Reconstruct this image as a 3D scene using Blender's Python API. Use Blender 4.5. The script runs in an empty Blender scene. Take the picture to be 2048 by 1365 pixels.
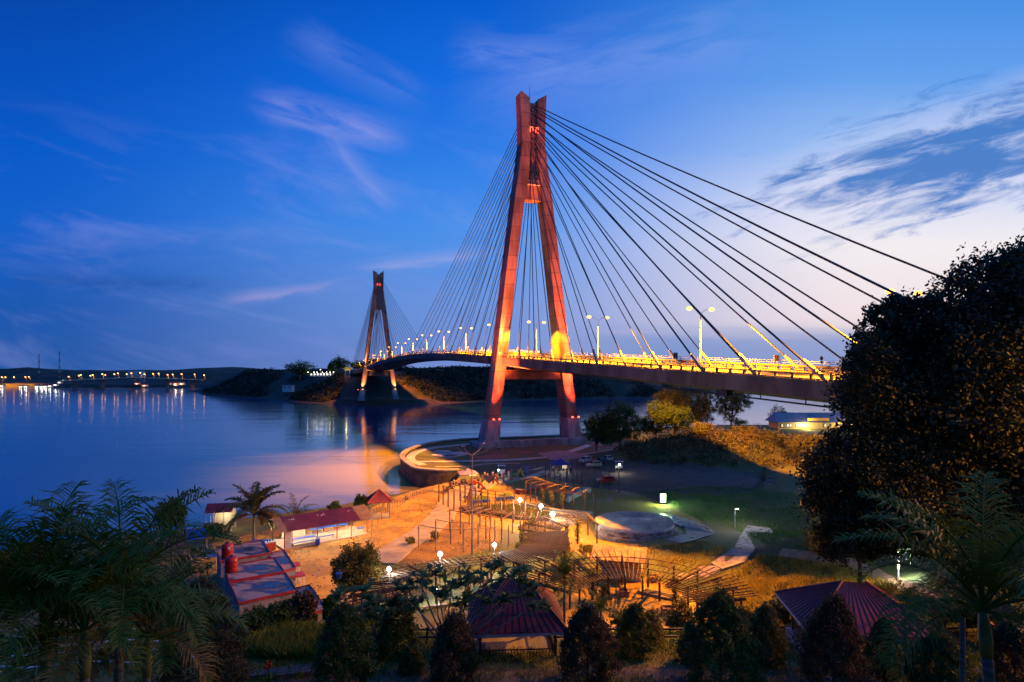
import bpy, math, random
import numpy as np
from mathutils import Vector, Matrix
# ---------------------------------------------------------------- camera
SC = bpy.context.scene
COL = SC.collection
F, CX, HY, HC = 1181.0, 1024.0, 748.0, 27.0      # focal length and horizon of the 2048 px photograph, eye height over the water
cd = bpy.data.cameras.new("camera"); cam = bpy.data.objects.new("camera", cd); COL.objects.link(cam)
cam.location = (0, 0, HC); cam.rotation_euler = (math.pi/2, 0, 0)
cd.sensor_width = 36; cd.lens = F/2048*36; cd.shift_y = (HY-682.5)/2048; cd.clip_start = .5; cd.clip_end = 9000
SC.camera = cam
SC.view_settings.view_transform = 'Standard'; SC.view_settings.look = 'None'
SC.view_settings.exposure = .12; SC.view_settings.gamma = 1; SC.view_settings.use_curve_mapping = False
SC.cycles.use_denoising = True; SC.cycles.max_bounces = 5; SC.cycles.diffuse_bounces = 2; SC.cycles.glossy_bounces = 3
SC.cycles.transparent_max_bounces = 4; SC.cycles.sample_clamp_indirect = 4; SC.cycles.sample_clamp_direct = 30
SC.cycles.use_light_tree = True; SC.cycles.caustics_reflective = False; SC.cycles.caustics_refractive = False
R = math.radians

def lin(c):
    return tuple(((v/255)/12.92 if v/255 <= .04045 else ((v/255+.055)/1.055)**2.4) for v in c)

class NT:
    """tiny node-graph helper"""
    def __init__(s, nt): s.nt = nt; nt.nodes.clear()
    def n(s, t, **k):
        o = s.nt.nodes.new(t)
        for a, b in k.items(): setattr(o, a, b)
        return o
    def put(s, sock, v):
        if v is None: return
        if isinstance(v, bpy.types.NodeSocket): s.nt.links.new(v, sock)
        else:
            if isinstance(v, (tuple, list)) and len(v) == 3 and sock.type == 'RGBA': v = tuple(v)+(1,)
            sock.default_value = v
    def m(s, op, a, b=None, c=None, clamp=False):
        o = s.n('ShaderNodeMath', operation=op, use_clamp=clamp)
        s.put(o.inputs[0], a); s.put(o.inputs[1], b); s.put(o.inputs[2], c); return o.outputs[0]
    def mix(s, f, a, b, bt='MIX'):
        o = s.n('ShaderNodeMix', data_type='RGBA', blend_type=bt)
        s.put(o.inputs[0], f); s.put(o.inputs[6], a); s.put(o.inputs[7], b); return o.outputs[2]
    def ramp(s, f, stops, interp='LINEAR'):
        o = s.n('ShaderNodeValToRGB'); cr = o.color_ramp; cr.interpolation = interp
        while len(cr.elements) < len(stops): cr.elements.new(1)
        for e, (p, c) in zip(cr.elements, stops):
            e.position = p; e.color = (tuple(c)+(1,)) if not isinstance(c, (int, float)) else (c, c, c, 1)
        s.put(o.inputs[0], f); return o.outputs[0]
    def xyz(s, x, y, z=0.0):
        o = s.n('ShaderNodeCombineXYZ'); s.put(o.inputs[0], x); s.put(o.inputs[1], y); s.put(o.inputs[2], z); return o.outputs[0]
    def noise(s, vec, scale, detail=4, rough=.55, dist=0.0):
        o = s.n('ShaderNodeTexNoise'); s.put(o.inputs['Vector'], vec)
        o.inputs['Scale'].default_value = scale; o.inputs['Detail'].default_value = detail
        o.inputs['Roughness'].default_value = rough; o.inputs['Distortion'].default_value = dist; return o.outputs[0]
    def sm(s, x, a, b):
        o = s.n('ShaderNodeMapRange', interpolation_type='SMOOTHSTEP'); s.put(o.inputs[0], x)
        o.inputs[1].default_value = a; o.inputs[2].default_value = b; return o.outputs[0]

# ---------------------------------------------------------------- dusk sky: Nishita glow plus the measured blue-hour gradient and cloud layers
world = bpy.data.worlds.new("World"); SC.world = world; world.use_nodes = True
w = NT(world.node_tree)
geo = w.n('ShaderNodeTexCoord').outputs['Generated']
sp = w.n('ShaderNodeSeparateXYZ'); w.put(sp.inputs[0], geo)
yy = w.m('MAXIMUM', sp.outputs[1], .08)
u = w.m('DIVIDE', sp.outputs[0], yy); v = w.m('DIVIDE', w.m('MAXIMUM', sp.outputs[2], 0.0), yy)
vv = w.m('MULTIPLY', v, 1/.66, clamp=True)
def col3(l): return [(p/.66, lin(c)) for p, c in l]
L_ = w.ramp(vv, col3([(0,(32,84,158)),(.12,(20,84,170)),(.25,(12,92,196)),(.38,(0,86,194)),(.55,(0,74,178)),(.65,(0,66,160))]))
C_ = w.ramp(vv, col3([(0,(112,136,200)),(.12,(100,142,214)),(.25,(66,138,226)),(.38,(38,118,222)),(.5,(14,102,214)),(.65,(0,86,196))]))
R_ = w.ramp(vv, col3([(0,(212,190,200)),(.08,(230,214,218)),(.22,(234,228,232)),(.30,(204,212,236)),(.38,(150,184,234)),(.5,(96,154,228)),(.65,(62,136,220))]))
sky = w.mix(w.sm(u, -.85, -.02), L_, C_)
sky = w.mix(w.sm(u, -.08, .62), sky, R_)
# pink high wisps over the left and centre
ca, sa = math.cos(R(14)), math.sin(R(14))
ul = w.m('ADD', w.m('MULTIPLY', u, ca), w.m('MULTIPLY', v, -sa)); vl = w.m('ADD', w.m('MULTIPLY', u, sa), w.m('MULTIPLY', v, ca))
nz = w.noise(w.xyz(w.m('MULTIPLY', ul, 1.4), w.m('MULTIPLY', vl, 5.5), 3.1), 2.6, 7, .6, .5)
wisp = w.m('MULTIPLY', w.sm(nz, .46, .74), w.sm(v, .5, .30))
wisp = w.m('MULTIPLY', wisp, w.sm(u, .45, .0))
sky = w.mix(w.m('MULTIPLY', wisp, .22), sky, lin((150,158,222)))
def seg(a, b, wid, soft=.8):                        # a long thin feathered cloud between two directions
    (u0, v0), (u1, v1) = a, b
    dx, dy = u1-u0, v1-v0; L = math.hypot(dx, dy); dx /= L; dy /= L
    au = w.m('SUBTRACT', u, u0); av = w.m('SUBTRACT', v, v0)
    al = w.m('ADD', w.m('MULTIPLY', au, dx), w.m('MULTIPLY', av, dy)); ac = w.m('ADD', w.m('MULTIPLY', au, -dy), w.m('MULTIPLY', av, dx))
    nn = w.noise(w.xyz(w.m('MULTIPLY', al, 3.0), w.m('MULTIPLY', ac, 14.0), u0*7), 2.0, 5, .6, .4)
    ac2 = w.m('ADD', ac, w.m('MULTIPLY', w.m('SUBTRACT', nn, .5), wid*1.6))
    g = w.m('SUBTRACT', 1.0, w.m('MULTIPLY', w.m('ABSOLUTE', ac2), 1/wid), clamp=True)
    e = w.m('MULTIPLY', w.sm(al, -.02, L*.3), w.sm(al, L*1.05, L*.7))
    return w.m('MULTIPLY', w.m('MULTIPLY', w.m('POWER', g, 1.3), e), w.sm(nn, .25, .62))
def P(px, py): return ((px-CX)/F, (HY-py)/F)
for a, b, wd, am, cc in ((P(500,190), P(830,285), .04, .6, (148,155,222)), (P(640,250), P(800,430), .024, .5, (130,150,222)),
                         (P(0,500), P(620,470), .045, .26, (110,132,200)), (P(430,600), P(740,565), .018, .65, (150,150,210)),
                         (P(860,210), P(560,60), .05, .3, (120,145,215)), (P(900,90), P(1180,120), .05, .4, (130,155,225)),
                         (P(0,560), P(500,575), .024, .55, (14,72,150)), (P(1600,60), P(900,220), .10, .28, (150,170,232)),
                         (P(700,540), P(1000,505), .022, .5, (160,165,220))):
    sky = w.mix(w.m('MULTIPLY', seg(a, b, wd), am), sky, lin(cc))
# the bank of blue cloud at upper right with its pale rim
ca, sa = math.cos(R(15)), math.sin(R(15))
du = w.m('SUBTRACT', u, (1930-CX)/F); dv = w.m('SUBTRACT', v, (HY-312)/F)
ur = w.m('ADD', w.m('MULTIPLY', du, ca), w.m('MULTIPLY', dv, sa)); vr = w.m('ADD', w.m('MULTIPLY', du, -sa), w.m('MULTIPLY', dv, ca))
rad = w.m('SQRT', w.m('ADD', w.m('POWER', w.m('MULTIPLY', ur, 1/.42), 2.0), w.m('POWER', w.m('MULTIPLY', vr, 1/.115), 2.0)))
env = w.m('SUBTRACT', 1.0, rad)
n1 = w.noise(w.xyz(w.m('MULTIPLY', ur, 3.6), w.m('MULTIPLY', vr, 19.0), 2.3), 2.0, 12, .66, .45)
n2 = w.noise(w.xyz(w.m('MULTIPLY', ur, 3.0), w.m('MULTIPLY', vr, 8.0), 1.2), 1.2, 4, .5, .2)
halo = w.sm(w.m('ADD', env, w.m('MULTIPLY', n2, .9)), .35, 1.0)
sky = w.mix(w.m('MULTIPLY', halo, .42), sky, lin((222,218,236)))
dark = w.sm(w.m('ADD', w.m('MULTIPLY', env, .38), n1), .50, .82)
sky = w.mix(w.m('MULTIPLY', dark, .92), sky, lin((44,112,190)))
# low blue-grey bands just above the right horizon
n3 = w.noise(w.xyz(w.m('MULTIPLY', u, 1.6), w.m('MULTIPLY', v, 26.0), 9.0), 1.0, 6, .6, .3)
vb = w.m('ADD', v, w.m('MULTIPLY', w.m('SUBTRACT', n3, .5), .05))
band = w.m('MULTIPLY', w.sm(vb, .100, .045), w.sm(u, .02, .25))
sky = w.mix(w.m('MULTIPLY', band, .80), sky, lin((104,138,196)))
pk = w.m('MULTIPLY', w.m('MULTIPLY', w.sm(n3, .60, .68), w.sm(v, .10, .05)), w.sm(u, .1, .3))
sky = w.mix(w.m('MULTIPLY', pk, .45), sky, lin((200,178,200)))
nish = w.n('ShaderNodeTexSky', sky_type='NISHITA'); nish.sun_disc = False
SUN_EL, SUN_AZ = R(-2.0), R(58)
nish.sun_elevation = SUN_EL; nish.sun_rotation = SUN_AZ
tot = w.mix(1.0, sky, w.mix(1.0, nish.outputs[0], (.02, .02, .02), 'MULTIPLY'), 'ADD')
bg = w.n('ShaderNodeBackground'); w.put(bg.inputs[0], tot); bg.inputs[1].default_value = 1.0
wo = w.n('ShaderNodeOutputWorld'); w.put(wo.inputs[0], bg.outputs[0])
# afterglow from the direction of the set sun (very weak, very soft)
sl = bpy.data.lights.new("sun", 'SUN'); so = bpy.data.objects.new("sun", sl); COL.objects.link(so)
sl.energy = .12; sl.angle = R(25); sl.color = (1, .8, .75)
so.rotation_euler = Vector((math.sin(SUN_AZ), math.cos(SUN_AZ), math.tan(R(9)))).to_track_quat('Z', 'Y').to_euler()

# ---------------------------------------------------------------- materials
MATS = {}
def mat(name, c1, c2=None, rough=.7, scale=3.0, bump=0.0, metal=0.0, detail=5, spec=.5, transl=0.0, bscale=None, lo=.35, hi=.65, wet=None, stretch=(1,1,1)):
    if name in MATS: return MATS[name]
    m = bpy.data.materials.new(name); m.use_nodes = True; g = NT(m.node_tree); MATS[name] = m
    tc = g.n('ShaderNodeTexCoord').outputs['Object']
    mp = g.n('ShaderNodeMapping'); g.put(mp.inputs[0], tc); mp.inputs[3].default_value = stretch; tc = mp.outputs[0]
    c2 = c2 or tuple(x*.65 for x in c1)
    nz = g.noise(tc, scale, detail); nb = g.noise(tc, bscale or scale*6, 3)
    c = g.mix(g.sm(nz, lo, hi), c1, c2)
    b = g.n('ShaderNodeBsdfPrincipled'); g.put(b.inputs['Base Color'], c)
    b.inputs['Metallic'].default_value = metal; b.inputs['Specular IOR Level'].default_value = spec
    if wet: g.put(b.inputs['Roughness'], g.ramp(nz, [(.40, wet), (.52, rough)]))
    else: g.put(b.inputs['Roughness'], g.m('ADD', g.m('MULTIPLY', nb, .2), max(rough-.1, .02), clamp=True))
    if bump:
        bp = g.n('ShaderNodeBump'); bp.inputs['Strength'].default_value = min(bump*2, 1); bp.inputs['Distance'].default_value = bump
        g.put(bp.inputs['Height'], g.m('ADD', nb, nz)); g.put(b.inputs['Normal'], bp.outputs[0])
    out = g.n('ShaderNodeOutputMaterial')
    if transl:
        t = g.n('ShaderNodeBsdfTranslucent'); g.put(t.inputs[0], c); x = g.n('ShaderNodeMixShader'); x.inputs[0].default_value = transl
        g.put(x.inputs[1], b.outputs[0]); g.put(x.inputs[2], t.outputs[0]); g.put(out.inputs[0], x.outputs[0])
    else: g.put(out.inputs[0], b.outputs[0])
    return m
def emis(name, col, s):
    if name in MATS: return MATS[name]
    m = bpy.data.materials.new(name); m.use_nodes = True; g = NT(m.node_tree); MATS[name] = m
    e = g.n('ShaderNodeEmission'); g.put(e.inputs[0], col); e.inputs[1].default_value = s
    o = g.n('ShaderNodeOutputMaterial'); g.put(o.inputs[0], e.outputs[0]); m.cycles.emission_sampling = 'NONE'
    return m
CONC = mat('concrete', (.36,.34,.32), (.22,.21,.20), .8, .35, .02, detail=8, bscale=3)
CONC_D = mat('weathered_concrete', (.16,.14,.135), (.07,.06,.06), .85, .25, .02, detail=9, bscale=2, stretch=(1,1,.35))
PLINTH = mat('pale_concrete', (.40,.38,.38), (.22,.2,.2), .85, .5, .03, detail=8, stretch=(1,1,.3))
CABLE = mat('cable_sheath', (.018,.016,.018), rough=.5, scale=2)
SLEEVE = mat('steel_sleeve', (.42,.38,.33), rough=.5, scale=2)
ASPH = mat('asphalt', (.055,.052,.055), (.035,.033,.036), .85, .6, .01, bscale=20)
STEEL = mat('galvanised_steel', (.42,.42,.43), (.3,.3,.31), .45, 2, metal=.3)
DARKM = mat('dark_metal', (.03,.03,.032), rough=.5, scale=3)
WHITE = mat('white_paint', (.72,.70,.68), (.5,.48,.46), .6, 1.2, .004)
CREAM = mat('cream_wall', (.55,.48,.36), (.42,.36,.26), .75, .8, .004)
PAVE = mat('concrete_path', (.36,.29,.21), (.25,.20,.15), .8, .5, .01, bscale=6)
PAVE_W = mat('white_paving', (.55,.50,.45), (.40,.36,.33), .7, .7, .01)
PAVE_R = mat('reddish_paving', (.34,.24,.22), (.24,.17,.16), .75, .6, .01)
WETC = mat('wet_concrete', (.10,.095,.10), (.22,.20,.19), .62, .45, .0, wet=.04, lo=.42, hi=.5, detail=7)
WOOD = mat('rusty_brown_timber', (.085,.040,.022), (.04,.02,.014), .7, 3, .004)
WOOD_L = mat('weathered_timber', (.28,.22,.17), (.16,.12,.09), .75, 3, .004)
RUST = mat('rusty_pipe', (.20,.08,.04), (.11,.045,.025), .6, 3, .003)
STONE = mat('dark_stone', (.11,.085,.075), (.05,.04,.035), .85, .8, .06, bscale=2.5)
REDR = mat('red_roof_sheet', (.26,.025,.04), (.17,.018,.028), .45, .8, spec=.4)
MAROON = mat('maroon_roof_sheet', (.19,.025,.04), (.12,.018,.028), .5, .8, spec=.4)
YROOF = mat('bare_metal_roof', (.60,.40,.14), (.42,.20,.06), .5, 1.0)
BROOF = mat('grey_blue_roof', (.17,.18,.26), (.12,.13,.2), .4, .5)
REDP = mat('red_paint', (.45,.03,.03), (.25,.02,.02), .5, 2)
TANK = mat('red_plastic', (.42,.012,.015), (.30,.01,.012), .35, .8)
BLUEP = mat('blue_plastic', (.015,.09,.50), (.012,.06,.36), .4, 2)
BARK = mat('bark', (.10,.075,.055), (.05,.038,.03), .9, 4, .03)
PBARK = mat('palm_trunk', (.20,.18,.15), (.10,.09,.075), .85, 2, .02, stretch=(1,1,5))
PSHAFT = mat('palm_crownshaft', (.16,.20,.06), (.10,.13,.04), .5, 2)
def leafmat(n, a, b, tr=.25): return mat(n, a, b, .6, 1.1, spec=.35, transl=tr, lo=.3, hi=.7, detail=3)
LEAF = leafmat('dark_green_leaf', (.045,.095,.014), (.085,.120,.020))
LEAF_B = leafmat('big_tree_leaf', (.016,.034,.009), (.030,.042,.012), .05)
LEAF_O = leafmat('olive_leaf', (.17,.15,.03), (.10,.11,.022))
LEAF_R = leafmat('reddish_leaf', (.050,.075,.018), (.130,.050,.028))
LEAF_G = leafmat('green_palm_leaf', (.075,.125,.010), (.12,.14,.012))
LEAF_Y = leafmat('yellowed_palm_leaf', (.38,.18,.02), (.22,.13,.03))
GRASS = leafmat('grass_blade', (.055,.11,.016), (.09,.12,.02))
GRASS_D = leafmat('dry_grass_blade', (.36,.28,.05), (.24,.20,.04))
SOIL = mat('soil', (.07,.05,.035), rough=.9, scale=3)
GLASS = mat('dark_glass', (.012,.013,.016), rough=.08, scale=1)
TYRE = mat('rubber', (.02,.02,.02), rough=.8, scale=3)
SKIN = mat('skin', (.30,.17,.11), rough=.6, scale=3)
SODIUM = emis('sodium_lamp', (1,.50,.10), 4.2)
SODIUM_F = emis('distant_sodium_lamp', (1,.42,.10), 14)
LED = emis('led_lamp', (1,.97,.86), 40)
LED_S = emis('small_led', (1,.93,.75), 12)
GREENL = emis('green_light_box', (.62,1,.42), 5)
REDL = emis('red_lamp', (1,.06,.03), 9)

# ---------------------------------------------------------------- object helpers
ORG = {}
def tag(o, label=None, cat=None, group=None, kind=None):
    if label: o['label'] = label
    if cat: o['category'] = cat
    if group: o['group'] = group
    if kind: o['kind'] = kind
    return o
def root(name, label, cat, loc=(0,0,0), group=None, rotz=0):
    o = bpy.data.objects.new(name, None); COL.objects.link(o); o.location = loc; o.rotation_euler = (0,0,rotz)
    o.empty_display_size = .2; ORG[o.name] = Vector(loc); return tag(o, label, cat, group)
def link(name, me, parent=None):
    o = bpy.data.objects.new(name, me); COL.objects.link(o)
    if parent: o.parent = parent
    return o
def copy_tree(o, parent=None):
    c = o.copy(); COL.objects.link(c)
    if parent: c.parent = parent
    for ch in o.children: copy_tree(ch, c)
    return c
class MB:
    def __init__(s): s.v = []; s.f = []
    def add(s, vs, fs):
        k = len(s.v); s.v += [tuple(p) for p in vs]; s.f += [tuple(i+k for i in f) for f in fs]; return s
    def hexa(s, a, b):                                 # two quads (bottom, top), both counter-clockwise from above
        return s.add(list(a)+list(b), [(3,2,1,0),(4,5,6,7),(0,1,5,4),(1,2,6,5),(2,3,7,6),(3,0,4,7)])
    def box(s, c, d, rz=0, top=1.0):
        x, y, z = (k/2 for k in d); ca, sa = math.cos(rz), math.sin(rz)
        def q(sx, zz): return [(c[0]+ca*a*x*sx-sa*b*y*sx, c[1]+sa*a*x*sx+ca*b*y*sx, c[2]+zz) for a, b in ((-1,-1),(1,-1),(1,1),(-1,1))]
        return s.hexa(q(1, -z), q(top, z))
    def bar(s, p, q, wd, h=None, up=(0,0,1)):
        p, q = Vector(p), Vector(q); d = (q-p).normalized(); upv = Vector(up)
        if abs(d.dot(upv)) > .98: upv = Vector((0,1,0))
        r = d.cross(upv).normalized(); n = r.cross(d); h = h or wd
        a = [p-r*wd/2-n*h/2, p+r*wd/2-n*h/2, p+r*wd/2+n*h/2, p-r*wd/2+n*h/2]; b = [x+(q-p) for x in a]
        return s.add(a+b, [(0,1,2,3),(7,6,5,4),(4,5,1,0),(5,6,2,1),(6,7,3,2),(7,4,0,3)])
    def tube(s, pts, rad, n=6):
        pts = [Vector(p) for p in pts]
        if not isinstance(rad, (list, tuple)): rad = [rad]*len(pts)
        k = len(s.v); ref = None
        for i, p in enumerate(pts):
            d = (pts[min(i+1, len(pts)-1)]-pts[max(i-1, 0)]).normalized()
            if ref is None: ref = Vector((1,0,0)) if abs(d.x) < .8 else Vector((0,1,0))
            a = d.cross(ref).normalized(); ref = a.cross(d); b = d.cross(a)
            for j in range(n):
                t = 2*math.pi*j/n; s.v.append(tuple(p+(a*math.cos(t)+b*math.sin(t))*rad[i]))
        for i in range(len(pts)-1):
            for j in range(n):
                j2 = (j+1) % n; s.f.append((k+i*n+j, k+i*n+j2, k+(i+1)*n+j2, k+(i+1)*n+j))
        s.f.append(tuple(k+j for j in range(n))[::-1]); e = k+(len(pts)-1)*n; s.f.append(tuple(e+j for j in range(n)))
        return s
    def lathe(s, o, prof, n=20):
        k = len(s.v)
        for r, z in prof:
            for j in range(n): t = 2*math.pi*j/n; s.v.append((o[0]+r*math.cos(t), o[1]+r*math.sin(t), o[2]+z))
        for i in range(len(prof)-1):
            for j in range(n): j2 = (j+1) % n; s.f.append((k+i*n+j, k+i*n+j2, k+(i+1)*n+j2, k+(i+1)*n+j))
        s.f.append(tuple(k+j for j in range(n))[::-1]); e = k+(len(prof)-1)*n; s.f.append(tuple(e+j for j in range(n)))
        return s
    def ball(s, c, r, n=8, sz=1.0):
        return s.lathe((c[0], c[1], c[2]), [(max(r*math.sin(math.pi*i/n), .001), -r*sz*math.cos(math.pi*i/n)) for i in range(n+1)], n*2)
    def prism(s, poly, z0, z1):
        n = len(poly); A = sum(poly[i][0]*poly[(i+1)%n][1]-poly[(i+1)%n][0]*poly[i][1] for i in range(n))
        if A < 0: poly = poly[::-1]
        zf0 = z0 if callable(z0) else (lambda x, y: z0); zf1 = z1 if callable(z1) else (lambda x, y: z1)
        vs = [(x, y, zf0(x, y)) for x, y in poly]+[(x, y, zf1(x, y)) for x, y in poly]
        return s.add(vs, [tuple(range(n))[::-1], tuple(range(n, 2*n))]+[(i, (i+1)%n, n+(i+1)%n, n+i) for i in range(n)])
    def build(s, name, m, parent=None, smooth=False):
        me = bpy.data.meshes.new(name); org = Vector((0,0,0)); p = parent
        while p is not None: org += ORG.get(p.name, Vector((0,0,0))); p = p.parent
        me.from_pydata([(a-org.x, b-org.y, c-org.z) for a, b, c in s.v], [], s.f); me.materials.append(m)
        if smooth: me.polygons.foreach_set('use_smooth', [True]*len(me.polygons))
        me.update(); return link(name, me, parent)
def npmesh(name, V, Fq, m, smooth=False):
    V = np.asarray(V, np.float32).reshape(-1, 3); Fq = np.asarray(Fq, np.int32); k = Fq.shape[1]
    me = bpy.data.meshes.new(name); me.vertices.add(len(V)); me.vertices.foreach_set('co', V.ravel())
    me.loops.add(Fq.size); me.loops.foreach_set('vertex_index', Fq.ravel())
    me.polygons.add(len(Fq)); me.polygons.foreach_set('loop_start', np.arange(0, Fq.size, k, dtype=np.int32))
    if smooth: me.polygons.foreach_set('use_smooth', np.ones(len(Fq), bool))
    me.materials.append(m); me.update(calc_edges=True); return me
def lamp(kind, loc, power, col, parent=None, radius=.2, target=None, spot=60, blend=.5):
    l = bpy.data.lights.new('light', kind); l.energy = power; l.color = col; l.shadow_soft_size = radius
    o = bpy.data.objects.new('light', l); COL.objects.link(o); org = Vector((0,0,0)); p = parent
    while p is not None: org += ORG.get(p.name, Vector((0,0,0))); p = p.parent
    o.location = Vector(loc)-org
    if parent: o.parent = parent
    if kind == 'SPOT':
        l.spot_size = R(spot); l.spot_blend = blend
        o.rotation_euler = (Vector(loc)-Vector(target)).to_track_quat('Z', 'Y').to_euler()
    return o
def G(px, py, z=4.0):                                  # photo point on the level z -> place on the ground
    Y = F*(HC-z)/(py-HY); return ((px-CX)/F*Y, Y)
def AT(px, py, Y): return ((px-CX)/F*Y, Y, HC-(py-HY)/F*Y)
ORD = ['', 'first','second','third','fourth','fifth','sixth','seventh','eighth','ninth','tenth','eleventh','twelfth','thirteenth','fourteenth','fifteenth','sixteenth','seventeenth','eighteenth','nineteenth','twentieth','twenty-first','twenty-second','twenty-third','twenty-fourth','twenty-fifth','twenty-sixth']
def spline(pts, n):
    pts = [Vector(p) for p in pts]; P_ = [2*pts[0]-pts[1]]+pts+[2*pts[-1]-pts[-2]]; out = []
    for i in range(1, len(P_)-2):
        for k in range(n):
            t = k/n; a, b, c, d = P_[i-1], P_[i], P_[i+1], P_[i+2]
            out.append(.5*((2*b)+(c-a)*t+(2*a-5*b+4*c-d)*t*t+(3*b-a-3*c+d)*t**3))
    return out+[pts[-1]]
def sdf(X, Y, poly):                                   # signed distance, positive inside
    d = np.full(X.shape, 1e9); inside = np.zeros(X.shape, bool); n = len(poly)
    for i in range(n):
        x0, y0 = poly[i]; x1, y1 = poly[(i+1) % n]; dx, dy = x1-x0, y1-y0
        t = np.clip(((X-x0)*dx+(Y-y0)*dy)/(dx*dx+dy*dy+1e-12), 0, 1)
        d = np.minimum(d, np.hypot(X-x0-t*dx, Y-y0-t*dy))
        c = (y0 > Y) != (y1 > Y)
        with np.errstate(divide='ignore', invalid='ignore'): xi = x0+(Y-y0)*dx/(dy if dy else 1e-12)
        inside ^= c & (X < xi)
    return np.where(inside, d, -d)
def vnoise(X, Y, s, seed=0):                           # smooth value noise
    r = np.random.RandomState(seed).rand(64, 64); x = X/s; y = Y/s; xi = np.floor(x).astype(int); yi = np.floor(y).astype(int)
    fx = x-xi; fy = y-yi; fx = fx*fx*(3-2*fx); fy = fy*fy*(3-2*fy); g = lambda a, b: r[a % 64, b % 64]
    return (g(xi,yi)*(1-fx)+g(xi+1,yi)*fx)*(1-fy)+(g(xi,yi+1)*(1-fx)+g(xi+1,yi+1)*fx)*fy
# ================================================================ TERRAIN AND WATER
SHORE = [(-95,80),(-76,83),(-54,94.6),(-51,100.6),(-41.5,105.6),(-31.5,115),(-24.9,125.5),(-20.5,131),(-17.5,136),(-16.5,139.5),(-22.6,142.5),(-25.5,149),(-29.2,158),(-30.8,165.6),
         (-31.2,175),(-30.2,182),(-28,190),(-24,198),(-18,204),(-13,206.5),(4.7,213),(23.6,221),(45.6,238),(69,251),(93,259),(115,260),(145,256),(210,244),(330,230),(420,180),(420,-60),(-140,-60),(-140,70)]
def sstep(a, b, x):
    t = np.clip((x-a)/(b-a), 0, 1); return t*t*(3-2*t)
def land_z(X, Y, base=False):
    X = np.asarray(X, float); Y = np.asarray(Y, float)
    z = np.full(X.shape, 4.0)
    z = z+np.interp(Y, [0,5,12,20,30,37,42,49,54], [21.2,18,13.2,10,7.2,5.6,4.3,1.6,0])
    z = z+np.clip(.30*(X-15-4*np.clip((66-Y)/6, 0, 1)), 0, 5)*np.clip((86-Y)/22, 0, 1)*sstep(37, 50, Y)             # grassy rise on the right
    z = z+13*sstep(42, 66, X)*sstep(120, 62, Y)                              # slope under the bridge abutment
    m = np.exp(-(((X-58)/26)**2+((Y-163-(X-58)*.10)/17)**2)**1.5)             # scrub covered mound
    z = z+5.6*m
    z = z+.9*sstep(60,80,X)*sstep(150,180,Y)
    if base: return z
    z = z+(vnoise(X, Y, 6, 1)-.5)*.25+(vnoise(X, Y, 1.7, 2)-.5)*.07
    d = sdf(X, Y, SHORE)
    beach = np.where(((X < -12) & (Y < 141)), 9.0, 1.2)
    z = np.where(d < beach, -1.6+(z+1.6)*np.clip((d+2.0)/(beach+2.0), 0, 1), z)
    return z
def gz(x, y): return float(land_z(np.array([x]), np.array([y]))[0])
def PT(px, py, z=4.0): return G(px, py, z)
reg = lambda l, z=4.0: [G(a, b, z) for a, b in l]
SAND = reg([(380,1120),(430,1085),(560,1055),(700,1052),(738,1020),(795,993),(866,969),(912,955),(960,975),(915,1010),(870,1050),(790,1095),(740,1110),(700,1240),(560,1240),(430,1210)])
DIRTG = reg([(905,975),(830,1010),(780,1040),(700,1060),(690,1100),(820,1140),(1010,1100),(1010,1040),(930,1040)])
PLAZA = reg([(905,1040),(915,985),(1000,955),(1090,935),(1180,960),(1240,975),(1330,1010),(1400,1040),(1400,1090),(1310,1110),(1180,1115),(1020,1060)])
DARKD = reg([(1000,935),(1080,925),(1240,925),(1500,945),(1560,960),(1500,985),(1300,990),(1180,975),(1090,955),(1010,955)])
PERG = reg([(1100,1250),(1130,1200),(1200,1150),(1310,1160),(1420,1220),(1400,1300),(1150,1300)])
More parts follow.
